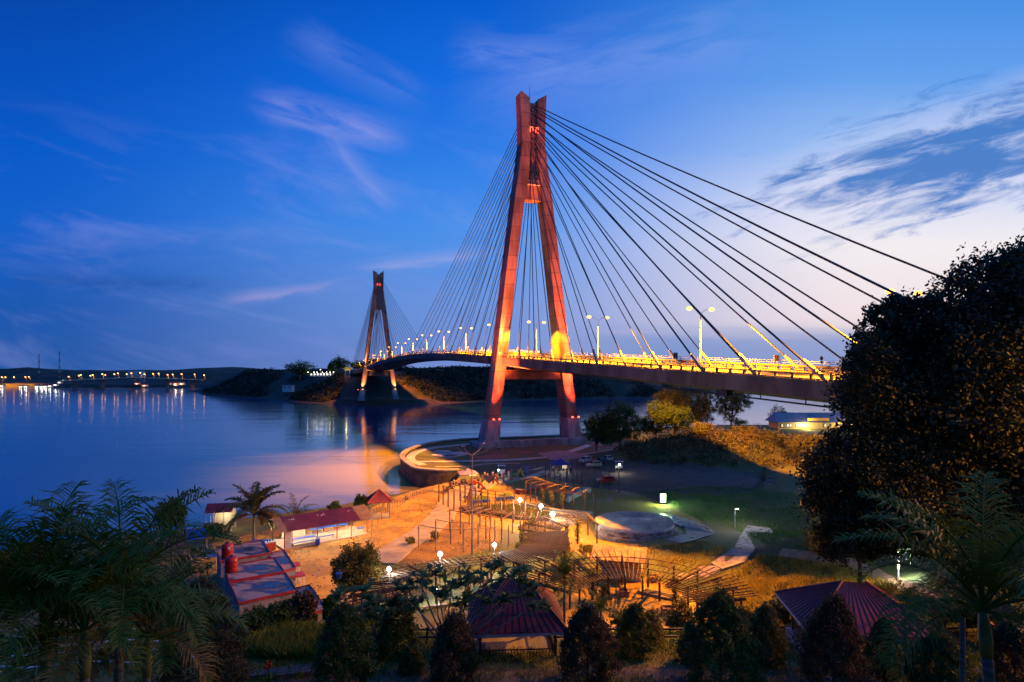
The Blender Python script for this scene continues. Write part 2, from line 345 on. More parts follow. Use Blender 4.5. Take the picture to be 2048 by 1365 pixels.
def make_ground():
    xs = np.concatenate([np.arange(-140,-56,4), np.arange(-56,86,.62), np.arange(86,420,5)])
    ys = np.concatenate([np.arange(-60,20,5), np.arange(20,232,.7), np.arange(232,290,3)])
    X, Y = np.meshgrid(xs, ys); Z = land_z(X, Y)
    nx, ny = len(xs), len(ys); V = np.stack([X, Y, Z], -1).reshape(-1, 3)
    i = np.arange(nx*ny).reshape(ny, nx); Fq = np.stack([i[:-1,:-1], i[:-1,1:], i[1:,1:], i[1:,:-1]], -1).reshape(-1, 4)
    m = bpy.data.materials.new('ground_cover'); m.use_nodes = True; g = NT(m.node_tree)
    me = npmesh('ground', V, Fq, m, True)
    at = me.color_attributes.new('cover', 'FLOAT_COLOR', 'POINT')
    sand = sstep(-1.5, 1.5, sdf(X, Y, SAND)); pl = sstep(-.3, .3, sdf(X, Y, PLAZA)); dk = sstep(-1, 1, sdf(X, Y, DARKD)); dg = sstep(-1, 2, sdf(X, Y, DIRTG))
    pg = sstep(-.8, .8, sdf(X, Y, PERG))
    road = sstep(33.6, 33.0, Y)*sstep(29.4, 29.9, Y)*sstep(-14,-12,X)
    grass = 1-np.maximum.reduce([sand, pl, dk*.9, dg*.65, pg, road]); grass *= np.clip(sdf(X, Y, SHORE)/4, .1, 1)**.5
    paved = np.maximum(pl, pg*.9)
    road2 = np.maximum(road, dk*.8)
    c = np.stack([grass, paved, np.maximum(sand, dg*.4), road2], -1).reshape(-1, 4).astype(np.float32)
    at.data.foreach_set('color', c.ravel())
    a = g.n('ShaderNodeAttribute', attribute_name='cover'); s = g.n('ShaderNodeSeparateColor'); g.put(s.inputs[0], a.outputs[0])
    tc = g.n('ShaderNodeTexCoord').outputs['Object']
    n1 = g.noise(tc, .35, 8, .65); n2 = g.noise(tc, 2.2, 6, .6); n3 = g.noise(tc, .12, 4)
    dirt = g.mix(g.sm(n1, .35, .65), (.26,.13,.03), (.14,.07,.02))
    grs = g.mix(g.sm(n2, .3, .7), (.050,.085,.014), (.09,.10,.022)); grs = g.mix(g.sm(n3, .35,.7), grs, (.085,.072,.026))
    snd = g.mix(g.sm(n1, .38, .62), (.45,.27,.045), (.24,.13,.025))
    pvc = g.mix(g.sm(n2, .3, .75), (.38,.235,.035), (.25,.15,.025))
    pvc = g.mix(g.sm(n1, .56, .66), pvc, (.13,.11,.10))
    bk = g.n('ShaderNodeTexBrick'); g.put(bk.inputs['Vector'], tc); bk.inputs['Scale'].default_value = .55; bk.inputs['Mortar Size'].default_value = .012; bk.offset = 0
    for nm, vv_ in (('Color1', .92), ('Color2', 1.0), ('Mortar', .45)): bk.inputs[nm].default_value = (vv_, vv_, vv_, 1)
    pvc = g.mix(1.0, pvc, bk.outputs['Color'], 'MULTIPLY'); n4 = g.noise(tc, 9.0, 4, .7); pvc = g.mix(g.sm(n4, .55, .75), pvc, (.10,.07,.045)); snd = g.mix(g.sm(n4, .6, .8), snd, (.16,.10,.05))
    asp = g.mix(g.sm(n1, .3, .7), (.085,.065,.062), (.045,.038,.04))
    def edge(f, amt=.5): return g.sm(g.m('ADD', f, g.m('MULTIPLY', g.m('SUBTRACT', n2, .5), amt)), .4, .6)
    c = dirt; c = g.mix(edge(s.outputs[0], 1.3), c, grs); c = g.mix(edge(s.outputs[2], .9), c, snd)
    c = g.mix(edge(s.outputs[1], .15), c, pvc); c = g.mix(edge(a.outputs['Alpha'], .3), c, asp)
    b = g.n('ShaderNodeBsdfPrincipled'); g.put(b.inputs['Base Color'], c)
    wetm = g.m('MULTIPLY', g.sm(n1, .57, .66), g.m('ADD', s.outputs[1], g.m('MULTIPLY', s.outputs[2], .5)), clamp=True)
    g.put(b.inputs['Roughness'], g.m('SUBTRACT', .92, g.m('MULTIPLY', wetm, .62)))
    bp = g.n('ShaderNodeBump'); bp.inputs['Strength'].default_value = .6; bp.inputs['Distance'].default_value = .09
    g.put(bp.inputs['Height'], g.m('MULTIPLY', g.m('ADD', n2, g.m('MULTIPLY', n1, .8)), g.m('SUBTRACT', 1.0, g.m('MULTIPLY', s.outputs[1], .85)))); g.put(b.inputs['Normal'], bp.outputs[0])
    o = g.n('ShaderNodeOutputMaterial'); g.put(o.inputs[0], b.outputs[0])
    tag(link('ground', me), kind='structure')
make_ground()

def make_water():
    m = bpy.data.materials.new('sea_water'); m.use_nodes = True; g = NT(m.node_tree)
    tc = g.n('ShaderNodeTexCoord').outputs['Object']
    mp = g.n('ShaderNodeMapping'); g.put(mp.inputs[0], tc); mp.inputs[3].default_value = (.010, .045, 1); mp.inputs[2].default_value = (0, 0, R(-6))
    na = g.noise(mp.outputs[0], 1.0, 5, .6, .8)
    mp2 = g.n('ShaderNodeMapping'); g.put(mp2.inputs[0], tc); mp2.inputs[3].default_value = (.12, .30, 1)
    nb = g.noise(mp2.outputs[0], 1.0, 4, .5, .3)
    b = g.n('ShaderNodeBsdfPrincipled')
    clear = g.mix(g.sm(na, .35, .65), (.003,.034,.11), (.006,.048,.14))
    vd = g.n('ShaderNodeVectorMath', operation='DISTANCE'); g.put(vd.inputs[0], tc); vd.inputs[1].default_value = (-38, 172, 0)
    g.put(b.inputs['Base Color'], g.mix(g.sm(g.m('ADD', vd.outputs['Value'], g.m('MULTIPLY', na, 40.0)), 80, 34), clear, (.60,.47,.03)))  # muddy headland water; orange pool of lamplight painted into its colour
    g.put(b.inputs['Roughness'], g.ramp(na, [(.34,.075),(.5,.10),(.68,.14)])); b.inputs['IOR'].default_value = 1.9
    bp = g.n('ShaderNodeBump'); bp.inputs['Strength'].default_value = .3; bp.inputs['Distance'].default_value = .08
    g.put(bp.inputs['Height'], g.m('ADD', nb, g.m('MULTIPLY', na, 8.0))); g.put(b.inputs['Normal'], bp.outputs[0])
    o = g.n('ShaderNodeOutputMaterial'); g.put(o.inputs[0], b.outputs[0])
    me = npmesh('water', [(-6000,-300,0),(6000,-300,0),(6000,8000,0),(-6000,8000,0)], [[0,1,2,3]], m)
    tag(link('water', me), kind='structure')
make_water()

# far shores: one terrain sheet for the opposite banks
FAR = [(-463,862),(-401,759),(-330,690),(-243,613),(-210,560),(-173,531),(-140,508),(-80,512),(-60,535),(-12,585),(39,615),(152,655),(205,690),(240,760),(330,900),(600,1000),(1500,1100),(4000,1500),(4000,2900),(-4000,2900),
       (-4000,1150),(-1400,1130),(-1000,1165),(-860,1150),(-600,1190),(-560,1080),(-500,980),(-500,900)]
def far_z(X, Y):
    d = sdf(X, Y, FAR)
    px = X/Y*F+CX
    top = np.interp(px, [-800,0,60,120,200,330,420,500,560,600,640,700,760,860,960,1100,1250,1330,1380,1430,1600,1750,2100,3000],
                        [738,742,736,743,745,743,740,738,742,742,744,743,742,738,737,733,742,758,775,788,744,741,744,740])
    H = np.where(px < 1400, (HY-top)/F*np.clip(Y, 560, 720)+HC-4, 8.0)
    near = np.clip(H, 2, 60)
    dist_hill = (HY-top+2)/F*1500+HC+6
    z = near*sstep(2, 70, d)
    z = np.where(Y > 1150, 6*sstep(0,20,d)+(dist_hill-6+(vnoise(X, Y, 130, 12)-.5)*11-7+(vnoise(X, Y, 48, 13)-.5)*8)*sstep(1300, 1520, Y), z)
    z = np.where((px > 380) & (Y > 1000) & (Y < 1300), np.minimum(z, 12), z)
    # low terrace round the far pylon and the road cutting beyond it
    pyl = np.hypot((X+117)/46, (Y-522)/26)
    z = z*(1-sstep(1.5, .8, pyl))+4.5*sstep(1.5, .8, pyl)*sstep(0, 5, d)
    ax = np.array([-117.4, 519.]); dd = np.array([-.353, .934]); t = (X-ax[0])*dd[0]+(Y-ax[1])*dd[1]; h = (X-ax[0])*.934+(Y-ax[1])*.353
    roadz = np.interp(t, [60,130,400,900], [18,26.5,22,14]); k = sstep(26, 13, np.abs(h))*sstep(45, 125, t)*sstep(1000,700,t)
    z = z*(1-k)+roadz*k
    z = z+(vnoise(X, Y, 40, 3)-.5)*7*sstep(10, 60, d)*(1-k)*(pyl > 1)+(vnoise(X, Y, 11, 4)-.5)*2.5*sstep(4, 20, d)*(1-k)
    return np.where(d < 0, -4+np.clip(d+3, 0, 3), np.maximum(z, .5*sstep(0,4,d)))
def make_far():
    xs = np.concatenate([np.arange(-4000,-620,60), np.arange(-620,260,5.5), np.arange(260,4000,70)])
    ys = np.concatenate([np.arange(495,800,5.0), np.arange(800,1300,14), np.arange(1300,2950,60)])
    X, Y = np.meshgrid(xs, ys); Z = far_z(X, Y); nx, ny = len(xs), len(ys); V = np.stack([X, Y, Z], -1).reshape(-1, 3)
    i = np.arange(nx*ny).reshape(ny, nx); Fq = np.stack([i[:-1,:-1], i[:-1,1:], i[1:,1:], i[1:,:-1]], -1).reshape(-1, 4)
    m = mat('far_hillside', (.026,.024,.014), (.085,.042,.026), .9, .025, .3, detail=9, bscale=.2, lo=.42, hi=.62)
    tag(link('hills', npmesh('hills', V, Fq, m, True)), kind='structure')
    rng = np.random.RandomState(5); N = 26000
    th = rng.uniform(-.60, .36, N); yy_ = 515+rng.rand(N)**1.4*330; xx = th*yy_; ok = (sdf(xx, yy_, FAR) > 9)
    ax = (-117.4, 519.); t = (xx-ax[0])*-.353+(yy_-ax[1])*.934; h = (xx-ax[0])*.934+(yy_-ax[1])*.353
    ok &= ~((np.abs(h) < 22) & (t > -40) & (t < 400)); ok &= (np.hypot((xx+117)/60, (yy_-522)/34) > 1) & (vnoise(xx, yy_, 30, 8) > .38)
    xx, yy_ = xx[ok], yy_[ok]; zz = far_z(xx, yy_); hh = 1.5+3.5*vnoise(xx, yy_, 14, 9)+rng.rand(len(xx))*2
    C = np.stack([xx, yy_, zz], -1); C = np.repeat(C, 9, 0); C += rng.randn(*C.shape)*[1.6,1.6,.5]; C[:,2] += np.repeat(hh, 9)*rng.rand(len(C))
    V, Q = leaf_quads(C, 1.0, rng)
    tag(link('woodland', npmesh('woodland', V, Q, mat('far_leaf', (.014,.018,.009), (.026,.026,.012), .8, .02, lo=.4, hi=.6))), kind='stuff')

# ---------------------------------------------------------------- foliage helpers
def leaf_quads(C, size, rng, aspect=.55, up=.0):
    n = len(C); a = rng.randn(n, 3); a /= np.linalg.norm(a, axis=1)[:, None]; b = rng.randn(n, 3)
    if up: b[:,2] *= (1-up)
    b -= a*np.sum(a*b, 1)[:, None]; b /= np.linalg.norm(b, axis=1)[:, None]+1e-9
    s = size*(.6+.8*rng.rand(n))[:, None]
    V = np.stack([C-a*s, C-b*s*aspect, C+a*s, C+b*s*aspect], 1).reshape(-1, 3)
    return V, np.arange(n*4).reshape(n, 4)
def clump_points(blobs, n, rng, k=26, tight=.34):
    """blobs: (x,y,z,rx,ry,rz); leaves gather in clumps set over each blob's surface"""
    vol = np.array([b[3]*b[4]+b[4]*b[5]+b[3]*b[5] for b in blobs]); vol /= vol.sum(); out = []
    for b, f in zip(blobs, vol):
        kk = max(8, int(k*len(blobs)*f)); d = rng.randn(kk, 3); d /= np.linalg.norm(d, axis=1)[:, None]
        rr = (.50+.62*rng.rand(kk))[:, None]; cc = d*rr; m = int(n*f); ix = rng.randint(0, kk, m); q = cc[ix]+rng.randn(m, 3)*tight*(.5+.5*rng.rand(kk))[ix][:, None]*.62
        out.append(q*np.array(b[3:6])+np.array(b[:3]))
    return np.concatenate(out)
def crown_mesh(name, blobs, n, size, m, seed, aspect=.55, k=26, tight=.34):
    rng = np.random.RandomState(seed); V, Q = leaf_quads(clump_points(blobs, n, rng, k, tight), size, rng, aspect); return npmesh(name, V, Q, m)
def tree(name, label, base, blobs, n, size, m, seed, group=None, trunk=.25, cat='tree', bark=None, k=26, tight=.34):
    """base and blobs in world metres; blobs relative to the base"""
    r = root(name, label, cat, base, group); rnd = random.Random(seed); mb = MB(); B = Vector(base)
    low = min(b[2]-b[5]*.6 for b in blobs); zt = max(low, .8); fork = B+Vector((rnd.uniform(-.2,.2), 0, zt*.8))
    mb.tube([B-Vector((0,0,.3)), B+Vector((rnd.uniform(-.1,.1), 0, zt*.4)), fork], [trunk*1.25, trunk, trunk*.8], 8)
    for b in blobs:
        c = B+Vector(b[:3]); mid = fork.lerp(c, .5)+Vector((rnd.uniform(-.3,.3), rnd.uniform(-.3,.3), -.1*b[5]))
        mb.tube([fork, mid, c, c+Vector((rnd.uniform(-.3,.3)*b[3], 0, b[5]*.6))], [trunk*.62, trunk*.42, trunk*.25, trunk*.08], 6)
        for q in range(4):
            e = c+Vector((rnd.uniform(-1,1)*b[3], rnd.uniform(-1,1)*b[4], rnd.uniform(-.4,.9)*b[5]))*.75
            mb.tube([mid, mid.lerp(e, .5), e], [trunk*.3, trunk*.16, trunk*.05], 4)
    mb.build('trunk', bark or BARK, r, True)
    link('crown', crown_mesh('crown', blobs, n, size, m, seed, k=k, tight=tight), r)
    return r
def frond_mesh(name, L, rise, droop, nl, ll, m, seed, wid=.035, fold=.5, base_free=.16):
    """arched feather leaf growing along +X; rise = starting angle, droop = total bend"""
    rng = np.random.RandomState(seed); S = 26; bend = rng.randn()*.28; pts = []; p = np.array([0.,0.,0.]); tang = []
    for i in range(S+1):
        a = rise-droop*(i/S)**1.35; d = np.array([math.cos(a), 0, math.sin(a)]); tang.append(d); pts.append(p.copy()); p = p+(d+np.array([0,1,0])*bend*(i/S))*L/S
    pts = np.array(pts); tang = np.array(tang); V = []; Q = []
    def rib(i, r):
        c = pts[i]; n_ = np.array([-tang[i][2], 0, tang[i][0]]); return [c+np.array([0,1,0])*r, c+n_*r, c-np.array([0,1,0])*r, c-n_*r]
    for i in range(S+1): V += rib(i, .028*L/2.2*(1-i/S*.85))
    for i in range(S):
        for j in range(4): Q.append((i*4+j, i*4+(j+1)%4, i*4+4+(j+1)%4, i*4+4+j))
    for side in (-1, 1):
        for q in range(nl):
            t = base_free+(1-base_free)*(q+rng.rand()*.6)/nl; f = t*S; i = min(int(f), S-1); c = pts[i]+(pts[i+1]-pts[i])*(f-i); tg = tang[i]; nn = np.array([-tg[2], 0, tg[0]])
            ln = ll*(math.sin(math.pi*min(max(t*.86+.10, 0), 1))**.6)*(.70+.45*rng.rand())*(.45 if rng.rand() < .06 else 1)
            fw = .35+.75*t+rng.randn()*.14; d0 = np.array([0, side, 0])*math.cos(fw*.6)+tg*math.sin(fw*.75)+nn*(fold+rng.randn()*.2); d0 /= np.linalg.norm(d0)
            m1 = c+d0*ln*.5; d1 = d0+np.array([0,0,-.35-.9*rng.rand()]); d1 /= np.linalg.norm(d1); e = m1+d1*ln*.5
            wv = tg*wid*.5; k = len(V); V += [c-wv*.5, c+wv*.5, m1+wv, m1-wv, e+wv*.12, e-wv*.12]; Q += [(k, k+1, k+2, k+3), (k+3, k+2, k+4, k+5)]
    return npmesh(name, np.array(V), Q, m)

make_far()
# ================================================================ CABLE-STAYED BRIDGE
bd = Vector((-.3534, .9355, 0)); bp_ = Vector((.9355, .3534, 0)); BO = Vector((6.2, 192, 0))
def B(t, h, z): return BO+bd*t+bp_*h+Vector((0, 0, z))
def dz(t):
    if t < 0: return 32.2+.05*t
    if t < 350: return 32.2+.062*t-.000177*t*t
    e = 32.2+.062*350-.000177*350*350
    return e-.036*(min(t, 470)-350)-.018*max(t-470, 0)
TS = [-158]+list(range(-150, 660, 6))
def strip(sec, ts, dzf=dz):
    """sweep a closed cross-section [(h, z over the road)] along the bridge line"""
    mb = MB(); n = len(sec)
    for t in ts: mb.v += [tuple(B(t, h, dzf(t)+z)) for h, z in sec]
    for i in range(len(ts)-1):
        for j in range(n): j2 = (j+1) % n; mb.f.append((i*n+j, (i+1)*n+j, (i+1)*n+j2, i*n+j2))
    mb.f.append(tuple(range(n))); e = (len(ts)-1)*n; mb.f.append(tuple(e+j for j in range(n))[::-1])
    return mb
BR = root('cable_stayed_bridge', 'long cable-stayed bridge on two tall concrete A-shaped towers, lit orange and red, crossing the strait', 'bridge', tuple(B(0,0,0)))
deck = strip([(-10.9,0),(10.9,0),(10.9,-2.3),(8.6,-2.7),(5,-3.3),(-5,-3.3),(-8.6,-2.7),(-10.9,-2.3)][::-1], TS).build('deck', CONC_D, BR)
strip([(-10.2,.004),(10.2,.004),(10.2,.05),(-10.2,.05)], TS).build('road_surface', ASPH, deck)
strip([(-.9,.054),(.9,.054),(.9,.3),(-.9,.3)], TS).build('median', CONC, deck)
for s in (-1, 1):
    # open near barrier and taller slotted far barrier: kerb, posts and a capping beam
    h0, h1 = sorted((s*10.35, s*10.85)); c0, c1 = ((.22, .14) if s < 0 else (.34, .30)); tp = .88 if s < 0 else 1.25
    mb = strip([(h0,.052),(h1,.052),(h1,c0),(h0,c0)], TS)
    m2 = strip([(h0,tp-c1),(h1,tp-c1),(h1,tp),(h0,tp)], TS); k = len(mb.v); mb.v += m2.v; mb.f += [tuple(i+k for i in f) for f in m2.f]
    t = -156
    while t < 500: ln = .35 if s < 0 else 2.2; zz = (c0+tp-c1)/2; mb.bar(B(t, s*10.6, dz(t)+zz), B(t+ln, s*10.6, dz(t+ln)+zz), .3, tp-c1-c0+.04); t += 3
    mb.build('parapet', mat('stained_parapet', (.20,.155,.11), (.11,.085,.065), .8, .5), deck)
    mb = MB()
    for zz in ((1.15, 1.45) if s < 0 else (1.6, 1.95)): mb.tube([B(t, s*10.6, dz(t)+zz) for t in TS if t < 560], .055, 5)
    t = -156
    while t < 540: mb.bar(B(t, s*10.6, dz(t)+tp), B(t, s*10.6, dz(t)+(1.47 if s < 0 else 1.97)), .12); t += 4
    mb.build('handrail', STEEL, deck)
for h in (-5.6, 5.6):
    mb = MB(); t = -156
    while t < 500: mb.add([tuple(B(t+a, h+b, dz(t+a)+.056)) for a, b in ((0,-.08),(3,-.08),(3,.08),(0,.08))], [(0,1,2,3)]); t += 9
    mb.build('lane_marking', WHITE, deck)
# service gantry rails hung below the fascia of the side span
mb = MB()
for h in (-9.6,): mb.tube([B(t, h, dz(t)-3.35) for t in range(-150, -40, 10)], .13, 5); [mb.bar(B(t, h, dz(t)-2.4), B(t, h, dz(t)-3.4), .12) for t in range(-150, -44, 8)]
for t in (-102, -131): mb.box(B(t, -9.3, dz(t)-3.1), (2.6,1.2,.9), math.atan2(bd.y, bd.x))
mb.build('service_rail', DARKM, deck)

def tower_material():                                  # board-marked concrete cast in five metre lifts
    m = mat('tower_concrete', (.29,.22,.175), (.12,.09,.075), .8, .22, .03, detail=10, bscale=1.2, stretch=(1,1,.35)); g = NT.__new__(NT); g.nt = m.node_tree
    b = next(n for n in g.nt.nodes if n.type == 'BSDF_PRINCIPLED'); src = b.inputs['Base Color'].links[0].from_socket
    tc = g.n('ShaderNodeTexCoord').outputs['Object']; sp_ = g.n('ShaderNodeSeparateXYZ'); g.put(sp_.inputs[0], tc); fr_ = g.m('FRACT', g.m('DIVIDE', sp_.outputs[2], 4.6))
    line = g.m('LESS_THAN', fr_, .05); mp = g.n('ShaderNodeMapping'); g.put(mp.inputs[0], tc); mp.inputs[3].default_value = (1.6, 1.6, .05)
    st = g.sm(g.noise(mp.outputs[0], 1.5, 6, .7), .42, .68); tone = g.noise(g.xyz(0.0, 0.0, g.m('FLOOR', g.m('DIVIDE', sp_.outputs[2], 4.6))), 3.7, 0)
    c = g.mix(g.m('MULTIPLY', st, .55), src, (.07,.055,.05)); c = g.mix(g.m('MULTIPLY', line, .7), c, (.05,.04,.035)); c = g.mix(1.0, c, g.ramp(tone, [(.3,.72),(.7,1.12)]), 'MULTIPLY'); g.put(b.inputs['Base Color'], c); return m
TOWER = tower_material()
def rect(t0, h, z, ha, hh): return [tuple(B(t0-ha, h-hh, z)), tuple(B(t0-ha, h+hh, z)), tuple(B(t0+ha, h+hh, z)), tuple(B(t0+ha, h-hh, z))]
def pylon(t0, zb, near):
    # legs: z, centre offset, half width across, half depth along
    prof = [(zb+8.5, 13.55, 1.80, 2.9), (30, 11.25, 1.75, 2.8), (60, 7.75, 1.70, 2.6), (83, 4.85, 1.65, 2.5), (93, 3.4, 1.6, 2.45), (101, 2.55, 1.45, 2.4), (109, 2.62, 1.5, 2.45), (117.3, 2.9, 1.5, 2.5)]
    mb = MB()
    for s in (-1, 1):
        k = len(mb.v)
        for i, (z, hc, hh, ha) in enumerate(prof):
            q = rect(t0, s*hc, z, ha, hh)
            if i == len(prof)-1:
                for j, p in enumerate(q): inner = (j in (1, 2)) if s < 0 else (j in (0, 3)); q[j] = (p[0], p[1], p[2]-(1.9 if inner else 0))
            mb.v += q
        for i in range(len(prof)-1):
            for j in range(4): mb.f.append((k+i*4+j, k+i*4+(j+1)%4, k+i*4+4+(j+1)%4, k+i*4+4+j))
        mb.f.append((k+3,k+2,k+1,k)); e = k+(len(prof)-1)*4; mb.f.append((e,e+1,e+2,e+3))
    # head wall between the legs, set back, with anchor pockets
    hw = lambda z: np.interp(z, [83, 93, 101, 114], [3.22, 1.82, 1.12, 1.3])
    for z0, z1 in ((83, 93), (93, 101), (101, 114.2)): mb.hexa(rect(t0, 0, z0+.01, 1.8, hw(z0)+.02), rect(t0, 0, z1, 1.8, hw(z1)+.02))
    P_ = mb.build('pylon', TOWER, BR)
    for i in range(14 if near else 0):
        zz = 88+i*1.85
        for hx in (-.75, .75): MB().box(tuple(B(t0-1.86, hx*float(hw(zz))/1.3, zz)), (.5,.4,.7), math.atan2(bd.y, bd.x)).build('anchor_pocket', DARKM, P_)
    for s in (-1, 1): MB().hexa(rect(t0, s*(13.55+8.5*.115+.35), zb-1, 4.0, 2.6), rect(t0, s*13.6, zb+8.5, 3.15, 2.05)).build('plinth', PLINTH, P_)
    m5 = MB().hexa(rect(t0, 0, 25.2, 1.7, 10.3), rect(t0, 0, 28.2, 1.7, 9.9)); m5.build('crossbeam', P_.data.materials[0], P_)
    m5 = MB()
    for s in (-1, 1): m5.hexa(rect(t0, s*5.4, 28.2, 1.4, .9), rect(t0, s*5.4, 29.4, 1.4, .9))
    m5.build('bearing', CONC_D, P_)
    mb = MB(); mb.hexa(rect(t0-2.3, 0, 87.6, .6, 2.0), rect(t0-2.3, 0, 87.8, .6, 2.0))
    for hx in (-1.9, -.95, 0, .95, 1.9): mb.bar(B(t0-2.8, hx, 87.8), B(t0-2.8, hx, 89), .08)
    mb.bar(B(t0-2.8, -1.95, 89), B(t0-2.8, 1.95, 89), .08); mb.bar(B(t0-2.8, -1.95, 88.4), B(t0-2.8, 1.95, 88.4), .06); mb.build('maintenance_balcony', STEEL, P_)
    mb = MB().tube([B(t0, -.5, 114), B(t0, -.5, 118.5), B(t0, -.5, 121)], [.13,.07,.03], 5); mb.tube([B(t0,.9,114), B(t0,1.5,115.6)], .08, 4); mb.build('mast', DARKM, P_)
    # stay cables in two planes
    for side in (-1, 1):
        for s in (-1, 1):                                  # s: along the span
            n = 13 if (s > 0) == near else 12
            for k in range(n):
                d = 16.5+11.72*k+(4.5 if k == 11 and n == 12 else 0); last = n-1
                zt = 85.5+28.6*((k+.6)/n)**.72; ta = t0+s*1.9; tb = t0+s*d
                r = .16 if d > 90 and (s < 0) == near else .125
                pt = B(ta, side*min(1.1, 1.3), zt); pb = B(tb, side*10.62, dz(tb)+.1)
                L = (pt-pb).length; dirv = (pt-pb)/L
                segs = [pb+dirv*(L*q/8)-Vector((0,0,.9*(L/150)**2*4*(q/8)*(1-q/8))) for q in range(9)]
                MB().tube(segs, r, 5).build('stay_cable', CABLE, P_)
                if near:
                    sl_ = 4.4 if d > 60 else 3.2
                    MB().tube([pb+dirv*.1, pb+dirv*sl_], [.27, .27], 8).tube([pb+dirv*sl_, pb+dirv*(sl_+.25)], [.30, .16], 8).build('cable_sleeve', SLEEVE, P_)
    # red marker lamps
    mb = MB()
    for hx in (-1.0, 1.0):
        for a, b in (((-.6,0),(-.6,1.6)),((.6,0),(.6,1.6)),((-.6,1.6),(.6,1.6))):
            mb.bar(B(t0-2.75, hx*.95+a[0]*.72, 104.4+a[1]), B(t0-2.75, hx*.95+b[0]*.72, 104.4+b[1]), .13)
    mb.build('marker_light', REDL, P_)
    return P_
PN = pylon(0, 4.1, True); PF = pylon(350, 4.5, False)
# footing wall and red floodlights on the near tower
mb = MB(); mb.hexa(rect(-4.2, 0, 3, .7, 17.5), rect(-4.2, 0, 6.1, .7, 17.5)); mb.hexa(rect(0, -15.0, 3, 5.4, 4.3), rect(0, -15.0, 5.4, 5.4, 4.3)); mb.hexa(rect(0, 15.4, 3, 5.4, 4.3), rect(0, 15.4, 5.4, 5.4, 4.3)); mb.build('footing', PLINTH, PN)
RED = (1, .07, .02); SOD = (1, .325, .002)
def flood(Pp, t, h, z, tgt, power, col, spot=38, m=None):
    mb = MB().box(tuple(B(t, h, z)), (.7,.4,.35), math.atan2(bd.y, bd.x)).box(tuple(B(t, h, z+.2)), (.55,.3,.06), math.atan2(bd.y, bd.x)); mb.build('floodlight', m or REDL, Pp)
    lamp('SPOT', B(t, h, z+.4), power, col, Pp, .25, tgt, spot, .9)
for s in (-1, 1):
    flood(PN, -5.2, s*14.6, 12.9, B(-2.6, s*10.6, 38), 60000, RED, 46)
    flood(PN, -4.9, s*12.6, 12.9, B(-2.2, s*8.6, 66), 190000, (1, .12, .03), 30)
for s in (-1, 1): flood(PN, -17, s*17.2, 5.4, B(-2.4, s*8.2, 52), 1500000, (1, .11, .022), 42, DARKM)  # two extra ground floods in dark housings, added to redden the leg fronts
flood(PN, 3.2, 15.9, 12.9, B(0, 13, 25), 2500, RED, 60)
flood(PN, -2.6, 1.4, 34, B(0, .8, 82), 90000, (1, .33, .10), 24, SODIUM)
flood(PN, -2.6, -1.4, 34, B(-1.8, 0, 96), 90000, (1, .20, .05), 17, SODIUM)
flood(PN, -3.4, -11.9, 33.4, B(1.5, -4.6, 110), 480000, (1, .34, .07), 15, SODIUM)
for s in (-1, 1): flood(PF, 345.6, s*14.4, 13.4, B(347.4, s*11.6, 34), 52000, (1, .42, .12), 62, SODIUM); flood(PF, 345.6, s*13.6, 13.6, B(347.2, s*8.6, 60), 70000, (1, .20, .05), 30, SODIUM)
flood(PF, 347, -17.8, 13.2, B(350, -13.8, 26), 30000, RED, 60); flood(PF, 347, 1.2, 34, B(350, .8, 82), 60000, (1,.36,.1), 24, SODIUM)
flood(PF, 346.6, -11.9, 33.4, B(351.5, -4.6, 110), 400000, (1, .30, .07), 15, SODIUM)

# street lamps along the median
def street_lamp_proto(cut):
    r = root('street_lamp', 'x', 'street lamp', (0,0,0)); H = 11.5; ra = math.atan2(bp_.y, bp_.x)
    MB().tube([(0,0,.3),(0,0,1.2),(0,0,H-1.6)], [.14,.10,.075], 8).build('post', STEEL, r, True)
    for s in (-1, 1):
        q = lambda a, z: (math.cos(ra)*a*s, math.sin(ra)*a*s, z)
        MB().tube([q(0,H-1.6), q(.25,H-.9), q(.8,H-.35), q(1.7,H-.05), q(2.3,H)], [.06,.055,.05,.045,.04], 6).build('arm', STEEL, r, True)
        hd = MB().box(q(2.6, H+.12), (.9,.34,.12), ra, .8).build('lamp_head', STEEL, r)
        MB().ball(q(2.6, H-.08), .58, 6, .62).build('lens', SODIUM, hd)
        l = lamp('SPOT', q(2.6, H-.62), 1, SOD, r, .22, q(4.6, H-13) if cut else q(2.7, H-13), 132 if cut else 169, .4 if cut else .06); l.data.energy = 430000
    return r
p0 = street_lamp_proto(True); p1 = street_lamp_proto(True)
for c_ in p1.children:
    if c_.type == 'LIGHT': c_.data.energy = 380000
p2 = street_lamp_proto(True)
for c_ in p2.children:
    if c_.type == 'LIGHT': c_.data.energy = 22000
p2.children[0].data = p0.children[0].data; LT = [-124.5+40*i for i in range(17)]
for i, t in enumerate(LT):
    src = p0 if i < 4 else (p1 if t < 370 else p2); o = src if i in (0, 4) or (t > 370 and t-40 < 370) else copy_tree(src); o.location = B(t, 0, dz(t)); k = i
    o['label'] = ('twin-armed orange street lamp on the bridge deck, ' + ((ORD[k+1]+' counted from the near end') if i < 9 else (ORD[17-i]+' counted from the far end')))
    o['group'] = 'street lamps along the bridge median'
    if i == 3:
        for c_ in o.children:
            if c_.type == 'LIGHT': c_.data = c_.data.copy(); c_.data.energy = 180000
o = copy_tree(p0); o.location = B(-164.5, 0, dz(-164.5)); o['label'] = 'twin-armed orange street lamp on the approach road behind the huge tree'; del o['group']
for c_ in o.children:
    if c_.type == 'LIGHT': c_.data = c_.data.copy(); c_.data.energy = 60000; c_.data.spot_size = R(158); c_.data.spot_blend = .25
